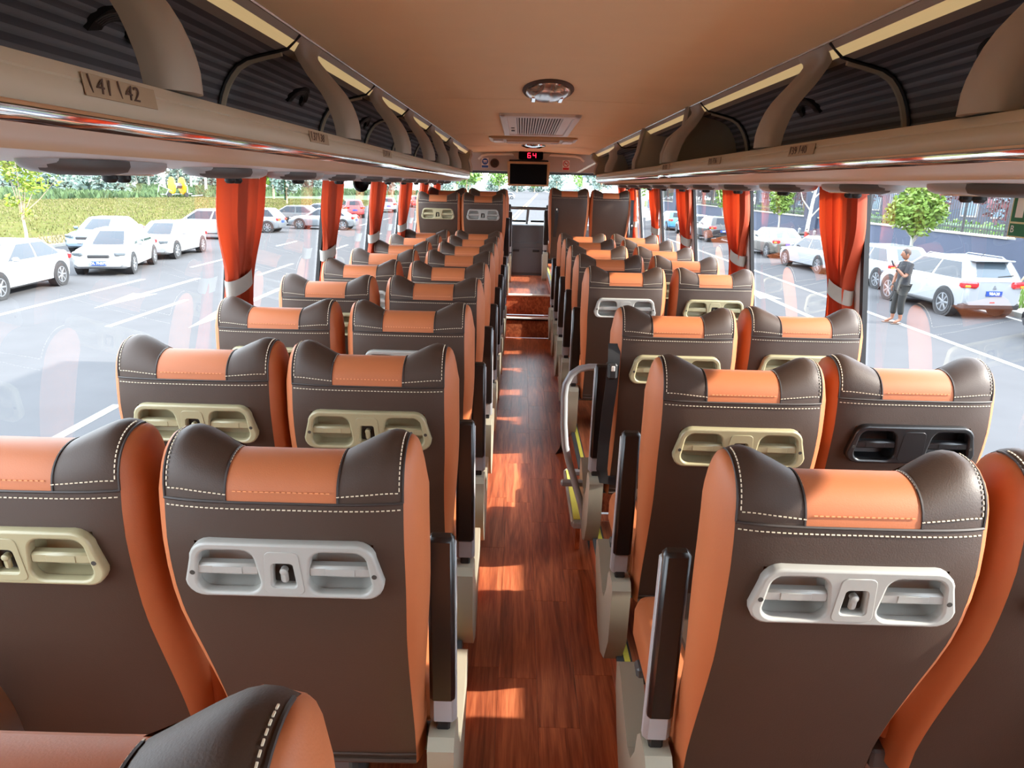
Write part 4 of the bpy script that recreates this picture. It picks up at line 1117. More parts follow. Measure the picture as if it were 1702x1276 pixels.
tufts('green_crop', 34000, reg_crop, .95, .35, M['crop'], field, .5)

# ---------------------------------------------------------------- trees
def leaf_mesh(name, blobs, n, size, seed):
    r = random.Random(seed); mb = MB(); tot = sum(b[3] * b[4] * b[5] for b in blobs)
    for (bx, by, bz, rx, ry, rz) in blobs:
        k = int(n * rx * ry * rz / tot)
        for _ in range(k):
            u = Vector((r.gauss(0, 1), r.gauss(0, 1), r.gauss(0, 1))).normalized() * (r.random() ** .45)
            p = Vector((bx + u.x * rx, by + u.y * ry, bz + u.z * rz)); s = size * r.uniform(.6, 1.3)
            a = Vector((r.gauss(0, 1), r.gauss(0, 1), r.gauss(0, .6))).normalized(); b = a.cross(Vector((r.gauss(0, 1), r.gauss(0, 1), r.gauss(0, 1)))).normalized()
            q = len(mb.v); mb.v += [tuple(p - a * s), tuple(p + b * s * .45), tuple(p + a * s), tuple(p - b * s * .45)]; mb.f.append((q, q + 1, q + 2, q + 3))
    me = bpy.data.meshes.new(name); me.from_pydata(mb.v, [], mb.f); me.update(); return me
def tree(name, label, cat, loc, blobs, n, size, m, trunk, mt, group=None, seed=1, tr=.08, nb=6, share=None):
    t = thing(name, label, cat, loc, 0, group)
    if share and share in TREES: fm, tm = TREES[share]
    else:
        fm = leaf_mesh('foliage', blobs, n, size, seed)
        r = random.Random(seed); mb = MB()
        mb.tube([(0, 0, -.1), (.03, .02, trunk * .5), (0, 0, trunk), (.02, -.02, trunk * 1.5)], [tr, tr * .85, tr * .7, tr * .35], 7)
        for k in range(nb):
            b = blobs[k % len(blobs)]; e = Vector((b[0] + r.uniform(-.5, .5) * b[3], b[1] + r.uniform(-.5, .5) * b[4], b[2] + r.uniform(-.2, .5) * b[5])); s0 = Vector((0, 0, trunk * r.uniform(.8, 1.2)))
            mb.tube([s0, (s0 + e) / 2 + Vector((0, 0, -.1)), e], [tr * .4, tr * .25, tr * .08], 5)
        tm = mb.mesh('trunk')
        if share: TREES[share] = (fm, tm)
    f = link('foliage', fm, m, t); f['kind'] = 'stuff'
    link('trunk', tm, mt, t); return t
TREES = {}
tree('young_tree', 'sparse yellow-green young tree at the kerb beyond the parked white cars', 'tree', (-21.3, 31.4, G), [(.2, 0, 3.0, .8, .8, .5), (-.4, .2, 3.6, .9, .9, .6), (.6, 0, 2.5, .7, .5, .4), (-.2, 0, 1.9, .5, .5, .35), (1.0, 0, 3.5, .7, .7, .5), (.3, -.2, 4.3, .9, .9, .6), (.3, 0, 1.4, .35, .35, .25), (1.5, .1, 2.75, .35, .3, .25)], 1500, .12, M['leaf_y'], 1.1, M['bark'], seed=3, nb=10)
tree('round_tree', 'bushy bright green tree with a round crown behind the white hatchback', 'tree', (14.3, 27.0, G), [(0, 0, 2.5, 1.0, .95, .75), (-.55, 0, 2.3, .55, .6, .5), (.55, 0, 2.4, .55, .6, .5), (0, 0, 3.2, .7, .7, .5), (.1, -.2, 1.9, .5, .5, .4)], 2600, .11, M['leaf_b'], 1.5, M['bark_w'], seed=5, nb=8)
tree('narrow_tree', 'narrow bright green tree standing beyond the champagne grey saloon', 'tree', (16.0, 46.0, G), [(0, 0, 2.7, .75, .75, 1.1), (.1, 0, 3.5, .6, .6, .8)], 1600, .13, M['leaf_b'], 1.3, M['bark_w'], seed=6)
tree('narrow_tree', 'small green tree farthest along the right pavement, above the dark parked car', 'tree', (16.3, 60.0, G), [(0, 0, 2.6, .7, .7, 1.0), (0, 0, 3.4, .55, .55, .8)], 1200, .15, M['leaf_b'], 1.2, M['bark_w'], seed=7)
# bare tree
t = thing('bare_tree', 'leafless pale branching tree in front of the slate blue wall', 'tree', (16.2, 42.0, G)); mb = MB()
mb.tube([(0, 0, 0), (.05, 0, 1.2), (.15, 0, 2.4), (.3, 0, 3.6), (.35, 0, 4.6)], [.13, .11, .09, .06, .03], 7); trk = mb.build('trunk', M['bark_w'], t)
mb = MB()
for a, z, l in ((.9, 1.6, 1.4), (-.8, 2.0, 1.2), (1.1, 2.6, 1.0), (-1.0, 3.0, .9), (.6, 3.3, .9)): mb.tube([(.1, 0, z), (.1 + a * .5 * l, .1, z + l * .5), (.1 + a * .8 * l, 0, z + l * 1.1)], [.05, .035, .012], 5)
mb.build('branch', M['bark_w'], t)
# staked sapling beside the SUV
t = thing('staked_sapling', 'pale sapling propped by three wooden stakes beside the white SUV', 'tree', (14.6, 20.4, G + .1)); mb = MB()
mb.tube([(0, 0, 0), (.02, 0, 1.5), (.05, 0, 3.2), (.0, .1, 4.4)], [.07, .06, .05, .03], 7); mb.build('trunk', M['bark'], t)
for a in (20, 140, 260):
    mb = MB(); mb.tube([(.75 * math.cos(R(a)), .75 * math.sin(R(a)), 0), (.05 * math.cos(R(a)), .05 * math.sin(R(a)), 1.55)], .03, 6); mb.build('stake', M['bark'], t)
mb = MB(); mb.lathe([(.09, 1.4), (.1, 1.45), (.1, 1.52), (.09, 1.56)], 10); mb.build('binding', M['signgreen'], t)
mb = MB(); mb.tube([(.03, 0, 2.0), (-.35, 0, 2.6), (-.5, .1, 3.3), (-.9, .1, 3.9)], [.03, .025, .02, .01], 5); mb.tube([(.03, 0, 2.4), (.3, -.1, 3.0), (.35, 0, 3.8)], [.03, .02, .01], 5); mb.build('branch', M['bark_w'], t)
tufts('verge_tuft', 1200, lambda r: (13.5 + r.random() * 2.5, 17 + r.random() * 6), .4, .02, M['leaf_g'], road).location.z = .12
# far tree belt beyond the left field
k = 0
for i in range(26):
    y = (160, 196, 228)[i % 3] + rnd.uniform(-4, 4); x = -y * (.30 + .50 * i / 25) + rnd.uniform(-1, 1)
    h = rnd.uniform(.85, 1.2); kind = i % 3
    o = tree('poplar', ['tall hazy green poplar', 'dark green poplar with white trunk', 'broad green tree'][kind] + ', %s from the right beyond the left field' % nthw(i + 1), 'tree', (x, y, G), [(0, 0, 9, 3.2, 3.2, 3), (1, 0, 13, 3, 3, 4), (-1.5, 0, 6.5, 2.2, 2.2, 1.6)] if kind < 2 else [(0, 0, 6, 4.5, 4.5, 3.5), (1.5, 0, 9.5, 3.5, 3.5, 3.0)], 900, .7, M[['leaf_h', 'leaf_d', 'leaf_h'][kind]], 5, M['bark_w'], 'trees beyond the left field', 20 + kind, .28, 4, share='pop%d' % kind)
    o.scale = (h, h, h)
for i in range(7):
    y = 118 + i * 3 + rnd.uniform(-2, 2); x = -66 - i * 10.5
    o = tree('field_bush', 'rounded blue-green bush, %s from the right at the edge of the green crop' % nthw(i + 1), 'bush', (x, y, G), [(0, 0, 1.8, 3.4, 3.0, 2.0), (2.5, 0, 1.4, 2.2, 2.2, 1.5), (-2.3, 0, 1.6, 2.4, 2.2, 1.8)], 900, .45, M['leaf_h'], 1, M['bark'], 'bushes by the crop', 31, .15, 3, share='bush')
for i in range(13):
    y = 240 + rnd.uniform(-2, 2); x = -y * (.28 + .54 * i / 12)
    o = tree('belt_shrub', 'dense dark shrub, %s from the right at the foot of the far left trees' % nthw(i + 1), 'bush', (x, y, G), [(0, 0, 1.8, 3.4, 3.0, 2.0), (2.5, 0, 1.4, 2.2, 2.2, 1.5), (-2.3, 0, 1.6, 2.4, 2.2, 1.8)], 900, .45, M['leaf_d' if i % 3 else 'leaf_h'], 1, M['bark'], 'shrubs under the far trees', 31, .15, 3, share='bush'); o.scale = (1.1, 1, 1.4)
# trees ahead of the coach
for i, (x, y, s) in enumerate(sorted(((-26, 150, .8), (-14, 190, 1.0), (-34, 170, .9), (-40, 120, .8), (18, 170, .9), (27, 190, 1.1), (34, 150, 1.0), (24, 128, .5), (31, 116, .45), (-30, 95, .45), (40, 130, .9), (-22, 120, .5), (20, 132, .45), (34, 220, 1.3), (46, 180, 1.1), (-18, 260, .95), (-9, 300, 1.0), (-2, 330, .95), (-26, 300, 1.2), (14, 300, 1.05), (24, 290, 1.1), (33, 310, 1.25), (44, 280, 1.1), (6, 350, .8), (54, 300, 1.2)), key=lambda q: q[0] / q[1])):
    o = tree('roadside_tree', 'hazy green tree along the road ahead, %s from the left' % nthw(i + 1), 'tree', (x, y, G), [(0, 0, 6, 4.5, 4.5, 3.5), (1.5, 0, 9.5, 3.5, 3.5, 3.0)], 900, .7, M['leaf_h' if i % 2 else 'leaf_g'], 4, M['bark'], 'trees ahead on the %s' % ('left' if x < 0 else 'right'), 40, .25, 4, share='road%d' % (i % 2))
    o.scale = (s, s, s)
for i in range(16):
    o = tree('verge_shrub', 'hazy shrub, %s from the left across the far end of the road' % nthw(i + 1), 'bush', (-70 + i * 11 + rnd.uniform(-2, 2), 365 + rnd.uniform(-4, 4), G), [(0, 0, 1.8, 3.4, 3.0, 2.0), (2.5, 0, 1.4, 2.2, 2.2, 1.5), (-2.3, 0, 1.6, 2.4, 2.2, 1.8)], 900, .45, M['leaf_h'], 1, M['bark'], 'shrubs at the end of the road', 31, .15, 3, share='bush'); o.scale = (1.0, 1.0, 1.7)
# ---------------------------------------------------------------- right side wall with iron fence, hedge and buildings
WX = 17.8
sw = thing('boundary_wall', 'slate blue boundary wall with pale coping along the right pavement', 'wall', (WX, 0, G))
mb = MB(); mb.box((.15, 65.6, .76), (.3, 78.8, 1.52)); mb.build('wall_body', M['navy'], sw, 0)
mb = MB(); mb.box((.15, 66, 1.55), (.42, 78, .08), .01); mb.build('coping', M['stone'], sw)
for y in (45.5, 66, 86):
    mb = MB(); mb.box((.1, y, 1.7), (.5, 1.9, 3.4), .01); p = mb.build('pier', M['navy'], sw); mb = MB(); mb.box((.1, y, 3.46), (.62, 2.0, .1), .01); mb.build('pier_cap', M['stone'], p)
mb = MB(); mb.box((.1, 15.2, 2.4), (.5, 22.4, 4.8)); mb.build('high_wall', M['navy'], sw, 0)
fe = thing('iron_fence', 'black iron railing standing on the slate blue wall', 'fence', (WX + .15, 0, G + 1.58))
mb = MB()
for y in np.arange(26.2, 105, .17): mb.box((0, y, .95), (.025, .025, 1.9))
o = mb.build('bars', M['iron'], fe, 0); o['kind'] = 'stuff'
for z in (.2, 1.6):
    mb = MB(); mb.box((0, 66, z), (.03, 78, .05)); mb.build('rail', M['iron'], fe, 0)
pm = MB(); pm.box((0, 0, 1.0), (.07, .07, 2.0), .005); pme = pm.mesh('post')
for y in np.arange(27.5, 100, 2.7): link('post', pme, M['iron'], fe, (0, y, 0))
yard = struct('floor_yard')
flat([(18.2, 10), (60, 10), (60, 200), (18.2, 200)], G + .5, M['paving'], 'yard', yard, .2)
flat([(18.2, 20), (19.0, 20), (19.0, 110), (18.2, 110)], G + 1.25, M['leaf_g'], 'grass_bank', yard, .8)
def hedge(label, x, y0, y1, z, h, w, m, seed):
    n = int((y1 - y0) / 1.2); bl = [(0, i * 1.2 - (y1 - y0) / 2, h * .5, w, .9, h * .55) for i in range(n + 1)]
    t = thing('hedge', label, 'hedge', (x, (y0 + y1) / 2, z)); f = link('foliage', leaf_mesh('foliage', bl, n * 130, .16, seed), m, t); f['kind'] = 'stuff'
    mb = MB(); mb.box((0, 0, h * .4), (w * 1.2, y1 - y0, h * .8), .1); mb.build('core', M['leaf_d'], t)
hedge('long clipped green hedge behind the iron railing', 27, 34, 110, G + .5, 1.1, .8, M['leaf_g'], 61)
for i, (x, y, mname, s) in enumerate(((24.5, 37.0, 'leaf_r', .42), (30.5, 56, 'leaf_h', .5), (23, 66, 'leaf_d', .5), (31, 82, 'leaf_h', .5), (22.8, 94, 'leaf_h', .5), (31.5, 70, 'leaf_d', .5), (22.5, 52, 'leaf_g', .33))):
    o = tree('yard_tree', ['maroon leaved tree behind the railing at the far right'][0] if i == 0 else 'green tree %s behind the iron railing' % ['', 'standing second beyond the maroon one', 'standing third beyond the maroon one', 'nearly hidden by the farthest right curtain', 'farthest along the yard', 'tallest near the blue grey building', 'closest to the railing'][i], 'tree', (x, y, G + .5), [(0, 0, 6, 4.5, 4.5, 3.5), (1.5, 0, 9.5, 3.5, 3.5, 3.0)], 900, .5, M[mname], 4, M['bark'], None if i == 0 else 'trees in the yard', 50, .25, 4, share='yard')
    o.scale = (s, s, s)
bd = thing('office_building', 'blue grey building behind the iron railing and hedge', 'building', (44, 70, G))
mb = MB(); mb.box((0, 0, 5), (16, 90, 10)); mb.build('wall', M['bldg'], bd, 0)
wm = MB(); wm.box((-8.02, 0, 0), (.12, 2.2, 1.8), .02); wme = wm.mesh('window'); pn = MB(); pn.box((-8.1, 0, 0), (.04, 1.95, 1.55)); pme2 = pn.mesh('pane', 0)
for k in range(22):
    for z in (2.3, 5.6):
        o = link('window', wme, M['bldg2'], bd, (0, -42 + 4 * k, z)); link('pane', pme2, M['bglass'], o)
for (x, y, w, d, h, lab) in ((-46, 260, 22, 12, 7, 'pale low building far ahead beyond the left field'), (30, 240, 20, 12, 6, 'pale low building far ahead on the right'), (-150, 268, 40, 12, 6, 'long pale shed among the trees beyond the left field')):
    b = thing('far_building', lab, 'building', (x, y, G)); mb = MB(); mb.box((0, 0, h / 2), (w, d, h)); mb.build('wall', M['bldg2'], b, 0)
    mb = MB(); mb.box((0, 0, h + .2), (w + .6, d + .6, .5), .05); mb.build('roof', M['bldg'], b)
    for k in range(4): mb = MB(); mb.box((-w * .35 + k * w * .23, -d / 2 - .03, h * .55), (w * .1, .1, h * .3)); mb.build('window', M['bglass'], b, 0)
# irrigation reel in the field
rl = thing('irrigation_reel', 'hose reel machine with two yellow discs on a steel frame out in the left field', 'farm machine', (-53.0, 114.5, G), R(47)); rl.scale = (.74, .74, .74)
for kx in (-1.05, 1.05):
    mb = MB(); mb.lathe([(1.75, -.12), (1.75, .12), (1.6, .14), (.2, .16)], 28, Matrix.Translation((kx * 1.0, 0, 2.3)) @ Matrix.Rotation(R(90), 4, 'Y') @ Matrix.Rotation(0, 4, 'Z')); mb.build('disc', M['yel'], rl, 30)
mb = MB(); mb.lathe([(.55, -.95), (.55, .95)], 24, Matrix.Translation((0, .25, 2.3)) @ Matrix.Rotation(R(90), 4, 'Y')); mb.build('hose_drum', M['hose'], rl)
mb = MB()
for a, b in (((-4.2, 0, .5), (3, 0, .7)), ((-4, 0, .5), (-3.6, 0, 2.4)), ((-3.6, 0, 2.4), (-1.2, -.3, 1.2)), ((-1.2, -.4, .4), (-.2, -.5, 2.4)), ((-.2, -.5, 2.4), (1.9, -.5, 2.4)), ((1.9, -.5, 2.4), (1.9, -.4, .4)), ((-2.4, 0, .4), (-1.7, 0, 1.6)), ((2.8, 0, .3), (5.2, 0, .4))): mb.tube([a, b], .09, 6)
mb.build('frame', M['galv'], rl)
for kx in (-1.9, 1.6):
    mb = MB(); mb.lathe([(.45, -.12), (.5, 0), (.45, .12)], 16, Matrix.Translation((kx, -.5, .48)) @ Matrix.Rotation(R(90), 4, 'X')); mb.build('wheel', M['tyre'], rl)
# ---------------------------------------------------------------- cars
KINDS = dict(
    sedan=dict(L=4.2, W=1.62, belt=.86, roof=1.33, zb=.2, top=[(-.5, .62), (-.488, .82), (-.44, .90), (-.33, .905), (-.2, .88), (.16, .86), (.30, .82), (.42, .74), (.48, .62), (.5, .5)],
               cab=(-.42, .245, -.24, .05), wr=.315, ax=.31),
    suv=dict(L=3.95, W=1.65, belt=.98, roof=1.48, zb=.27, top=[(-.5, .66), (-.492, .9), (-.47, .98), (-.33, .99), (-.2, .98), (.18, .95), (.31, .91), (.43, .82), (.485, .68), (.5, .55)],
             cab=(-.492, .235, -.40, .04), wr=.345, ax=.305),
    hatch=dict(L=3.9, W=1.6, belt=.9, roof=1.38, zb=.22, top=[(-.5, .62), (-.49, .85), (-.46, .9), (-.33, .91), (-.2, .9), (.18, .88), (.31, .84), (.43, .75), (.485, .62), (.5, .5)],
               cab=(-.48, .26, -.36, .06), wr=.315, ax=.31))
CARM = {}
def car_meshes(kind):
    if kind in CARM: return CARM[kind]
    K = KINDS[kind]; L, W_, d = K['L'], K['W'] / 2, {}
    tf = interp(K['top'])
    mb = MB(); rings = []
    fs = [-.5, -.497, -.488, -.47, -.44, -.38, -.3, -.2, -.1, 0, .1, .2, .3, .37, .42, .455, .48, .493, .5]
    for f in fs:
        z1 = tf(f); e = abs(f) / .5; w = W_ * (1 - .16 * max(0, (e - .8) / .2) ** 2.2); zb = K['zb'] + .10 * max(0, (e - .86) / .14) ** 2
        zm = (zb + z1) / 2
        half = [(w * .86, zb), (w * .97, zb + .06), (w, zm - .02), (w * .995, zm + .12), (w * .97, z1 - .09), (w * .93, z1 - .03), (w * .84, z1), (w * .4, z1 + .018)]
        rings.append([(x, f * L, z) for x, z in half] + [(-x, f * L, z) for x, z in half[::-1]])
    mb.loft(rings); d['body'] = mb.mesh('body', 40)
    yb0, yf0, yr0, yr1 = [q * L for q in K['cab']]; zb, zr = K['belt'] - .03, K['roof']
    def ring(t, off=0.0):
        s = t ** 1.0; y0 = yb0 + (yr0 - yb0) * s ** 1.15; y1 = yf0 + (yr1 - yf0) * s ** 1.05; w = W_ * (.92 - .20 * t ** 1.3); return y0 - off, y1 + off, w + off, zb + (zr - zb) * t
    mb = MB(); rings = []
    for t in (0, .15, .3, .45, .6, .75, .87, .95, .985, 1.0):
        y0, y1, w, z = ring(min(t, .93)); z = zb + (zr - zb) * (t if t < .93 else .93 + .07 * math.sin(math.pi / 2 * (t - .93) / .07)); g = 0 if t < .9 else (.16 * ((t - .9) / .1) ** 2)
        rr = rrect(2 * (w - g * .6), y1 - y0 - 2 * g, .12, 4, 0, (y0 + y1) / 2); rings.append([(p[0], p[1], z) for p in rr])
    mb.loft(rings); d['cabin'] = mb.mesh('cabin', 50)
    # panes, a little proud of the cabin
    def side(sg, fa, fb, lo=.1, hi=.84):
        m2 = MB(); P = []
        for t in np.linspace(lo, hi, 6):
            y0, y1, w, z = ring(t); pad = .17
            ya, yb_ = y0 + pad, y1 - pad; P.append([(sg * (w + .006), ya + (yb_ - ya) * u, z) for u in np.linspace(fa, fb, 6)])
        m2.grid(P); return m2
    for sg in (-1, 1):
        d['side_window%d0' % sg] = side(sg, .0, .46).mesh('side_window', 0); d['side_window%d1' % sg] = side(sg, .5, 1.0).mesh('side_window', 0)
    for nm, front in (('windscreen', True), ('rear_window', False)):
        P = []
        for t in np.linspace(.1 if front else .2, .86, 7):
            y0, y1, w, z = ring(t); y = y1 + .008 if front else y0 - .008; P.append([(u * (w - .11), y - (.02 * abs(u) ** 3 if front else -.02 * abs(u) ** 3), z) for u in np.linspace(-1, 1, 9)])
        d[nm] = MB().grid(P).mesh(nm, 0)
    wr = K['wr']; Rm = Matrix.Rotation(R(90), 4, 'Y')
    d['tyre'] = MB().lathe([(wr * .66, -.09), (wr * .95, -.1), (wr, -.07), (wr, .07), (wr * .95, .1), (wr * .66, .095), (wr * .62, .045), (.02, .04)], 26, Rm).mesh('wheel', 40)
    m2 = MB(); m2.loft([[(x, r * math.cos(a), r * math.sin(a)) for a in np.linspace(0, 2 * math.pi, 24, endpoint=False)] for r, x in ((wr * .70, .1), (wr * .63, .1), (wr * .62, .05), (wr * .70, .05))], False)
    for k in range(7):
        a = 2 * math.pi * k / 7; m2.box((.082, wr * .34 * math.cos(a), wr * .34 * math.sin(a)), (.03, wr * .15, wr * .62), .008, Matrix.Rotation(a - math.pi / 2, 3, 'X'))
    m2.lathe([(.05, .07), (.05, .1), (.01, .105)], 10, Rm); d['rim'] = m2.mesh('rim', 40)
    d['arch'] = MB().lathe([(wr * 1.17, -.2), (wr * 1.17, .012), (.02, .012)], 26, Rm).mesh('wheel_arch', 40)
    CARM[kind] = d; return d
def car(name, label, kind, paint, loc, rz, plate=None, group=None, glass='cglass', black_sill=False, rails=False):
    K = KINDS[kind]; d = car_meshes(kind); L, W_ = K['L'], K['W'] / 2
    t = thing(name, label, 'car', (*loc, G), rz, group); P = M[paint]
    b = link('body', d['body'], None, t); b.data.materials.append(None) if not b.data.materials else None
    b.material_slots[0].link = 'OBJECT'; b.material_slots[0].material = P
    c = link('cabin', d['cabin'], None, t); c.data.materials.append(None) if not c.data.materials else None
    c.material_slots[0].link = 'OBJECT'; c.material_slots[0].material = P
    for k in d:
        if k.startswith('side_window'): link('side_window', d[k], M['cglass'], t)
    link('windscreen', d['windscreen'], M['cglass'], t)
    rw = link('rear_window', d['rear_window'], M['cglass'], t)
    if glass != 'cglass': rw.material_slots[0].link = 'OBJECT'; rw.material_slots[0].material = M[glass]
    for sg in (-1, 1):
        for fy in (-1, 1):
            x, y, z = sg * (W_ - .085), fy * K['ax'] * L - (.02 * L if fy < 0 else -.01 * L), K['wr'] + .003
            a = link('wheel_arch', d['arch'], M['trimk'], t, (x + sg * .078, y, z + .015)); a.rotation_euler = (0, 0, 0 if sg > 0 else math.pi)
            w = link('wheel', d['tyre'], M['tyre'], t, (x, y, z)); w.rotation_euler = (0, 0, 0 if sg > 0 else math.pi)
            link('rim', d['rim'], M['rim'], w)
        q = MB(); q.box((sg * (W_ + .07), K['cab'][1] * L - .33, K['belt'] + .06), (.17, .09, .12), .035); m = q.build('mirror', P, t)
        q = MB(); q.box((sg * (W_ * .72), L * .475, .68 if kind != 'suv' else .78), (.32, .14, .13), .04, Matrix.Rotation(-sg * R(22), 3, 'Z')); q.build('headlight', M['head'], t)
        zt = .78 if kind != 'suv' else .87
        q = MB(); q.box((sg * (W_ * .78), -L * .484, zt), (.42 if kind == 'suv' else .34, .15, .17), .045, Matrix.Rotation(sg * R(18), 3, 'Z')); tl = q.build('tail_light', M['tail'], t)
        q = MB(); q.box((sg * (W_ * .86), -L * .502, zt - .035), (.13, .05, .06), .015, Matrix.Rotation(sg * R(18), 3, 'Z')); q.build('indicator', M['amber'], tl)
        q = MB(); q.box((sg * (W_ * .62), -L * .497, zt - .01), (.12, .05, .05), .012); q.build('reversing_lamp', M['head'], tl)
        for yy in (-.1, .12): q = MB(); q.box((sg * (W_ * .985), yy * L, K['belt'] - .13), (.025, .16, .025), .008); q.build('door_handle', P, t)
        if rails: q = MB(); q.tube([(sg * W_ * .66, yy * L, K['roof'] + zz) for yy, zz in ((-.36, -.02), (-.33, .03), (0, .035), (.03, -.02))], .016, 6); q.build('roof_rail', M['rim'], t)
    q = MB(); q.box((0, L * .492, .60 if kind != 'suv' else .68), (.62, .06, .12), .03); q.build('grille', M['trimk'], t)
    q = MB(); q.box((0, L * .485, .34), (1.0, .08, .13), .03); q.build('lower_grille', M['trimk'], t)
    zp = .40
    if plate: q = MB(); q.box((0, L * .505, zp), (.42, .015, .13), .004); pf = q.build('number_plate', M['plate'], t)
    zr = .66 if kind == 'suv' else .64
    q = MB(); q.box((0, -L * .503, zr), (.42, .02, .13), .004); pr = q.build('number_plate', M['plate'], t)
    if plate:
        link('figures', text_mesh(plate, .105, 'figures', .003, Matrix.Translation((0, L * .505 + .009, zp)) @ Matrix.Rotation(R(180), 4, 'Z') @ Matrix.Rotation(R(90), 4, 'X')), M['white'], pf)
        link('figures', text_mesh(plate, .105, 'figures', .003, Matrix.Translation((0, -L * .503 - .012, zr)) @ Matrix.Rotation(R(90), 4, 'X')), M['white'], pr)
    if black_sill:
        q = MB(); q.box((0, -L * .455, .33), (W_ * 1.86, L * .085, .16), .04); q.build('lower_bumper', M['trimk'], t)
        for sg in (-1, 1): q = MB(); q.box((sg * W_ * .95, 0, .30), (.1, L * .45, .1), .03); q.build('sill', M['trimk'], t)
        q = MB(); q.box((0, -L * .43, K['roof'] - .03), (W_ * 1.25, .3, .035), .012); q.build('spoiler', P, t)
        q = MB(); q.tube([(.1, -L * .478, K['belt'] + .09), (.5, -L * .474, K['belt'] + .13)], .012, 5); q.build('wiper', M['trimk'], t)
        q = MB(); q.box((0, -L * .5, .44), (.13, .02, .03), .006); q.build('fog_lamp', M['tail'], t)
        q = MB(); q.tube([(.2, -L * .25, K['roof']), (.2, -L * .28, K['roof'] + .12)], .008, 5); q.build('aerial', M['trimk'], t)
        q = MB(); q.prism([(-.045, .78), (.045, .78), (0, .86)], -L * .502, -L * .495, 1); q.build('badge', M['rim'], t, 0)
    return t
car('suv', 'white SUV parked on the right with a blue plate and black lower bumper', 'suv', 'cw', (11.75, 20.15), R(4), '98A20', None, 'cglass2', True, True)
car('hatchback', 'white hatchback parked ahead of the white SUV, partly behind the nearest right curtain', 'hatch', 'cw', (12.35, 25.2), R(5), None, None, 'cglass2')
car('saloon_car', 'white saloon parked on the right just left of the nearest right curtain', 'sedan', 'cw', (12.1, 29.6), R(6))
car('saloon_car', 'champagne grey saloon seen from behind between the two nearest right curtains', 'sedan', 'cg', (12.35, 36.0), R(2), None, None, 'cglass2')
car('dark_suv', 'dark SUV seen from behind, left of the second right curtain, with a blue plate', 'suv', 'ck', (11.9, 45.5), R(2), '6A8')
car('blue_car', 'small blue car farther up the right kerb, between the middle right curtains', 'hatch', 'cbl', (11.7, 57.0), R(2))
car('white_van_car', 'white car farthest along the right kerb', 'hatch', 'cw', (11.8, 50.8), R(2))
car('black_car', 'black car at the right edge of the picture, only its front end showing', 'sedan', 'ck', (12.05, 14.1), R(2))
car('saloon_car', 'white saloon at the left edge of the view facing the camera, its bonnet cut off', 'sedan', 'cw', (-13.45, 18.6), R(184))
car('saloon_car', 'white saloon with a blue plate and open front view, second in the left parked row', 'sedan', 'cw', (-13.35, 24.1), R(194), 'DL 7N575')
car('saloon_car', 'white saloon directly behind the one with the blue plate in the left row', 'sedan', 'cw', (-13.9, 28.9), R(184))
car('saloon_car', 'pale blue saloon behind the white saloons near the young tree', 'sedan', 'cb', (-17.3, 30.6), R(186))
car('crossover', 'white crossover parked crossways beside the field, its tail hidden by the first left curtain', 'suv', 'cw', (-16.1, 37.6), R(90))
car('estate_car', 'silver estate car seen side on just right of the first left curtain', 'hatch', 'cs', (-15.9, 43.2), R(90))
car('saloon_car', 'black saloon behind the silver estate car', 'sedan', 'ck', (-15.6, 50.6), R(86))
car('saloon_car', 'dark blue grey saloon beyond the black one', 'sedan', 'cd', (-15.3, 56.0), R(88))
car('saloon_car', 'silver saloon seen side on, partly behind the second left curtain', 'sedan', 'cs', (-12.6, 47.2), R(90))
car('red_car', 'red car parked beyond the silver saloon, between the second and third left curtains', 'suv', 'cr', (-14.6, 64.0), R(20))
car('white_suv', 'white car farther up the left row, between the third and fourth left curtains', 'suv', 'cw', (-13.9, 77.0), R(15))
car('far_car', 'dark red car at the far end of the left row', 'hatch', 'cr', (-13.6, 95.0), R(20))
for i, (x, y) in enumerate(((-8, 150), (-3.4, 165), (12, 150), (-15, 140))):
    car('distant_car', 'tiny white car far ahead through the windscreen, %s' % ['left of the centre line', 'nearest the centre line', 'right of the centre line', 'far off to the left'][i], 'hatch', 'cw', (x, y), R(90 * (i % 2)), None, 'distant cars ahead')
# ---------------------------------------------------------------- man with a phone
man = thing('person', 'man in black T-shirt and dark trousers holding up a phone by the white SUV', 'person', (9.15, 17.35, G), R(90))
# local: facing +Y, left is -X ; height about 1.75
J = dict(pel=(0, 0, .93), sp=(0, .0, 1.12), ch=(0, -.01, 1.33), nk=(0, .0, 1.47), nk2=(0, .03, 1.53),
         lh=(-.10, 0, .88), lk=(-.11, .03, .5), la=(-.10, -.02, .10), lt=(-.11, .14, .03), rh=(.10, 0, .88), rk=(.12, .06, .5), ra=(.13, .06, .10), rt=(.15, .22, .03),
         ls=(-.18, -.01, 1.41), le=(-.24, .10, 1.13), lw=(-.13, .28, 1.33), rs=(.18, -.01, 1.41), re=(.26, .06, 1.12), rw=(.24, .12, .90))
E_ = [('pel', 'sp'), ('sp', 'ch'), ('ch', 'nk'), ('nk', 'nk2'), ('pel', 'lh'), ('lh', 'lk'), ('lk', 'la'), ('la', 'lt'), ('pel', 'rh'), ('rh', 'rk'), ('rk', 'ra'), ('ra', 'rt'), ('ch', 'ls'), ('ls', 'le'), ('le', 'lw'), ('ch', 'rs'), ('rs', 're'), ('re', 'rw')]
RAD = dict(pel=.13, sp=.125, ch=.14, nk=.06, nk2=.055, lh=.10, lk=.068, la=.04, lt=.035, rh=.095, rk=.062, ra=.04, rt=.035, ls=.07, le=.045, lw=.03, rs=.07, re=.045, rw=.03)
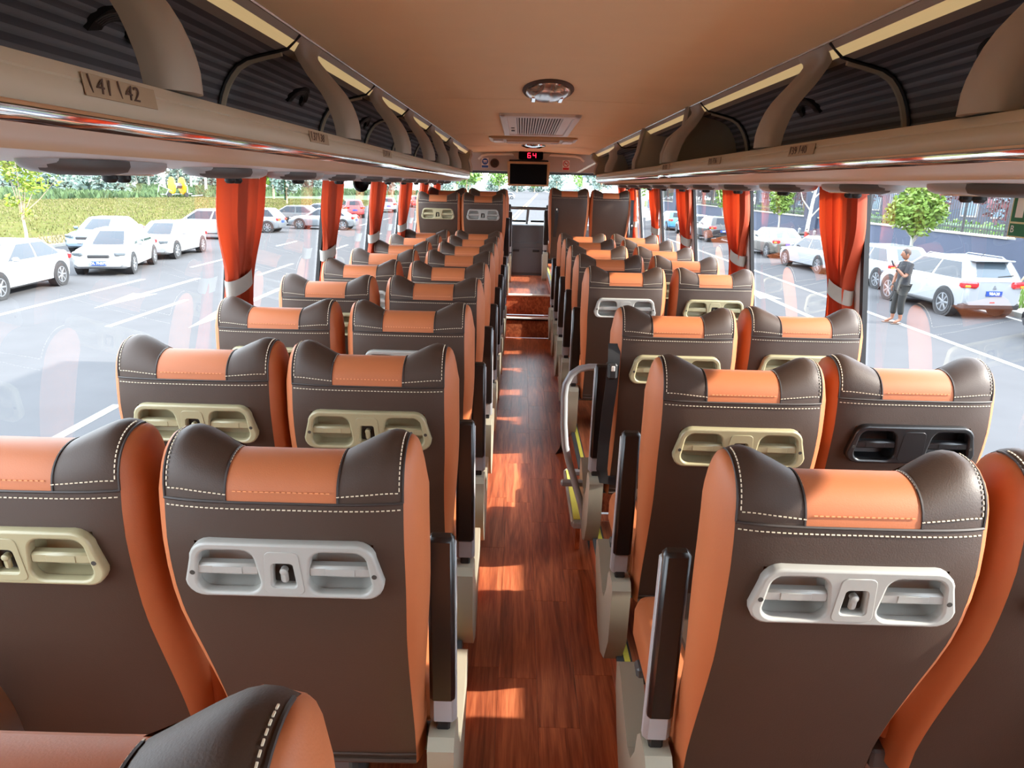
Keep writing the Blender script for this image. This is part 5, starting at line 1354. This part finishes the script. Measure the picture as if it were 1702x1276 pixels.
def skin_mesh(name, J, E_, RAD, root, sub=2):
    ks = list(J); me = bpy.data.meshes.new(name); me.from_pydata([J[k] for k in ks], [(ks.index(a), ks.index(b)) for a, b in E_], []); me.update()
    def mods(o):
        o.modifiers.new('skin', 'SKIN')
        if not o.data.skin_vertices: o.data.skin_vertices.new()
        for i, k in enumerate(ks):
            r = RAD[k]; o.data.skin_vertices[0].data[i].radius = (r, r * (.75 if k in ('pel', 'sp', 'ch') else 1)); o.data.skin_vertices[0].data[i].use_root = (k == root)
        s = o.modifiers.new('sub', 'SUBSURF'); s.levels = sub; s.render_levels = sub
    m2 = obj_mesh(me, name, mods); m2.polygons.foreach_set('use_smooth', [True] * len(m2.polygons)); return m2
def cover(name, keys, grow, m, hem=0):
    e = [q for q in E_ if q[0] in keys and q[1] in keys]; return link(name, skin_mesh(name, {k: J[k] for k in keys}, e, {k: RAD[k] + grow for k in keys}, keys[0]), m, man)
bodym = skin_mesh('body', J, E_, RAD, 'pel'); link('body', bodym, M['skin'], man)
J['lsl'] = tuple((np.array(J['ls']) * .3 + np.array(J['le']) * .7)); J['rsl'] = tuple((np.array(J['rs']) * .3 + np.array(J['re']) * .7))
RAD['lsl'] = RAD['rsl'] = .06
E_ += [('ls', 'lsl'), ('rs', 'rsl')]
mb = MB(); mb.loft([[(rx * math.cos(a), dy + ry * math.sin(a), z) for a in np.linspace(0, 2 * math.pi, 20, endpoint=False)] for z, rx, ry, dy in ((.80, .19, .14, 0), (.90, .192, .145, 0), (1.0, .182, .14, 0), (1.12, .176, .135, 0), (1.25, .19, .142, -.005), (1.36, .198, .135, -.01), (1.43, .17, .105, -.01), (1.475, .10, .08, 0), (1.49, .075, .068, .01))])
for sg, k, l in ((-1, 'ls', 'lsl'), (1, 'rs', 'rsl')):
    p, q = Vector(J[k]), Vector(J[l]); mb.tube([p + Vector((-sg * .07, 0, .0)), p, (p + q) / 2, q], [.075, .08, .074, .068], 12)
mb.build('shirt', M['shirt'], man, 60)
J['la2'] = (-.10, -.01, .2); J['ra2'] = (.13, .06, .2); RAD['la2'] = RAD['ra2'] = .055; E_ += [('lk', 'la2'), ('rk', 'ra2')]
cover('trousers', ['pel', 'lh', 'lk', 'la2', 'rh', 'rk', 'ra2'], .016, M['trouser'])
mb = MB(); mb.lathe([(.002, -.115), (.045, -.105), (.07, -.06), (.082, 0), (.082, .05), (.065, .095), (.03, .118), (.002, .122)], 16, Matrix.Translation((0, .045, 1.64)) @ Matrix.Rotation(R(-12), 4, 'X') @ Matrix.Diagonal((.92, 1.12, 1, 1)))
hd = mb.build('head', M['skin'], man, 80)
mb = MB(); mb.box((0, .148, 1.635), (.024, .035, .05), .01); mb.box((-.08, .04, 1.64), (.02, .04, .06), .008); mb.box((.08, .04, 1.64), (.02, .04, .06), .008); mb.build('nose_and_ears', M['skin'], hd)
mb = MB()
for k in (-1, 1): mb.box((k * .032, .128, 1.665), (.026, .012, .012), .004)
mb.box((0, .126, 1.585), (.045, .01, .01), .003); mb.build('eyes_and_mouth', M['ink'], hd)
mb = MB(); mb.lathe([(.088, -.02), (.092, .03), (.085, .08), (.05, .118), (.002, .134)], 16, Matrix.Translation((0, .03, 1.655)) @ Matrix.Rotation(R(-4), 4, 'X') @ Matrix.Diagonal((.95, 1.1, 1, 1))); mb.build('hair', M['hair'], man, 80)
def hand(w, d, sg):
    w = Vector(w); d = Vector(d).normalized(); s = d.cross(Vector((0, 0, 1))).normalized() * sg; n = s.cross(d)
    JJ = {'w': w, 'p': w + d * .06}; EE = [('w', 'p')]; RR = {'w': .022, 'p': .03}
    for k in range(4):
        o = (k - 1.5) * .018; L = (.065, .078, .074, .06)[k]
        JJ['a%d' % k] = w + d * .085 + s * o; JJ['b%d' % k] = JJ['a%d' % k] + d * L * .55 + n * .01; JJ['c%d' % k] = JJ['b%d' % k] + d * L * .3 + n * .03
        EE += [('p', 'a%d' % k), ('a%d' % k, 'b%d' % k), ('b%d' % k, 'c%d' % k)]; RR['a%d' % k] = .0095; RR['b%d' % k] = .0085; RR['c%d' % k] = .007
    JJ['t0'] = w + d * .03 + s * .035; JJ['t1'] = w + d * .065 + s * .05 + n * .012; EE += [('w', 't0'), ('t0', 't1')]; RR['t0'] = .012; RR['t1'] = .009
    return link('hand', skin_mesh('hand', {k: tuple(v) for k, v in JJ.items()}, EE, RR, 'w', 1), M['skin'], man)
hand(J['lw'], (.15, .35, .6), 1); hand(J['rw'], (0, .15, -1), -1)
for k, f in (('la', 'lt'), ('ra', 'rt')):
    a, b = Vector(J[k]), Vector(J[f]); mb = MB(); mb.box(((a.x + b.x) / 2, (a.y + b.y) / 2 + .01, .012), (.1, .26, .024), .01); mb.build('sandal', M['ink'], man)
ph = thing('phone', 'dark phone held up in front of the man\'s face', 'phone', (9.15 - .36, 17.35 - .08, G + 1.44), R(90)); mb = MB(); mb.box((0, 0, 0), (.075, .01, .15), .004, Matrix.Rotation(R(-25), 3, 'X')); b_ = mb.build('case', M['iron'], ph)
mb = MB(); mb.box((0, -.006, 0), (.066, .004, .135), .001, Matrix.Rotation(R(-25), 3, 'X')); mb.build('screen', M['cglass'], ph)
# ---------------------------------------------------------------- scooters by the wall
def scooter(x, y, lab, rz):
    t = thing('scooter', lab, 'scooter', (x, y, G + .12), rz, 'scooters parked by the wall')
    for k in (-.55, .55):
        m2 = MB(); m2.lathe([(.17, -.05), (.22, -.03), (.22, .03), (.17, .05)], 16, Matrix.Translation((0, k, .22)) @ Matrix.Rotation(R(90), 4, 'Y')); m2.build('wheel', M['tyre'], t)
    m2 = MB(); m2.box((0, -.3, .5), (.28, .6, .3), .1); m2.box((0, .1, .27), (.26, .5, .07), .03); m2.box((0, .42, .6), (.3, .12, .6), .05); m2.build('body', M['cr'] if rz > 0 else M['cs'], t)
    m2 = MB(); m2.box((0, -.3, .69), (.26, .6, .09), .04); m2.build('seat', M['trimk'], t)
    m2 = MB(); m2.tube([(-.3, .36, 1.0), (0, .42, .97), (.3, .36, 1.0)], .02, 6); m2.build('handlebar', M['trimk'], t)
for i in range(5): scooter(15.6, 38.2 + i * 1.1, 'motor scooter parked against the slate blue wall, %s in the row' % nthw(i + 1), R(70 if i % 2 else -100))
# ================================================================ lift everything so the road lies at zero
for o in list(COL.objects):
    if o.parent is None:
        o.location.z += EYE
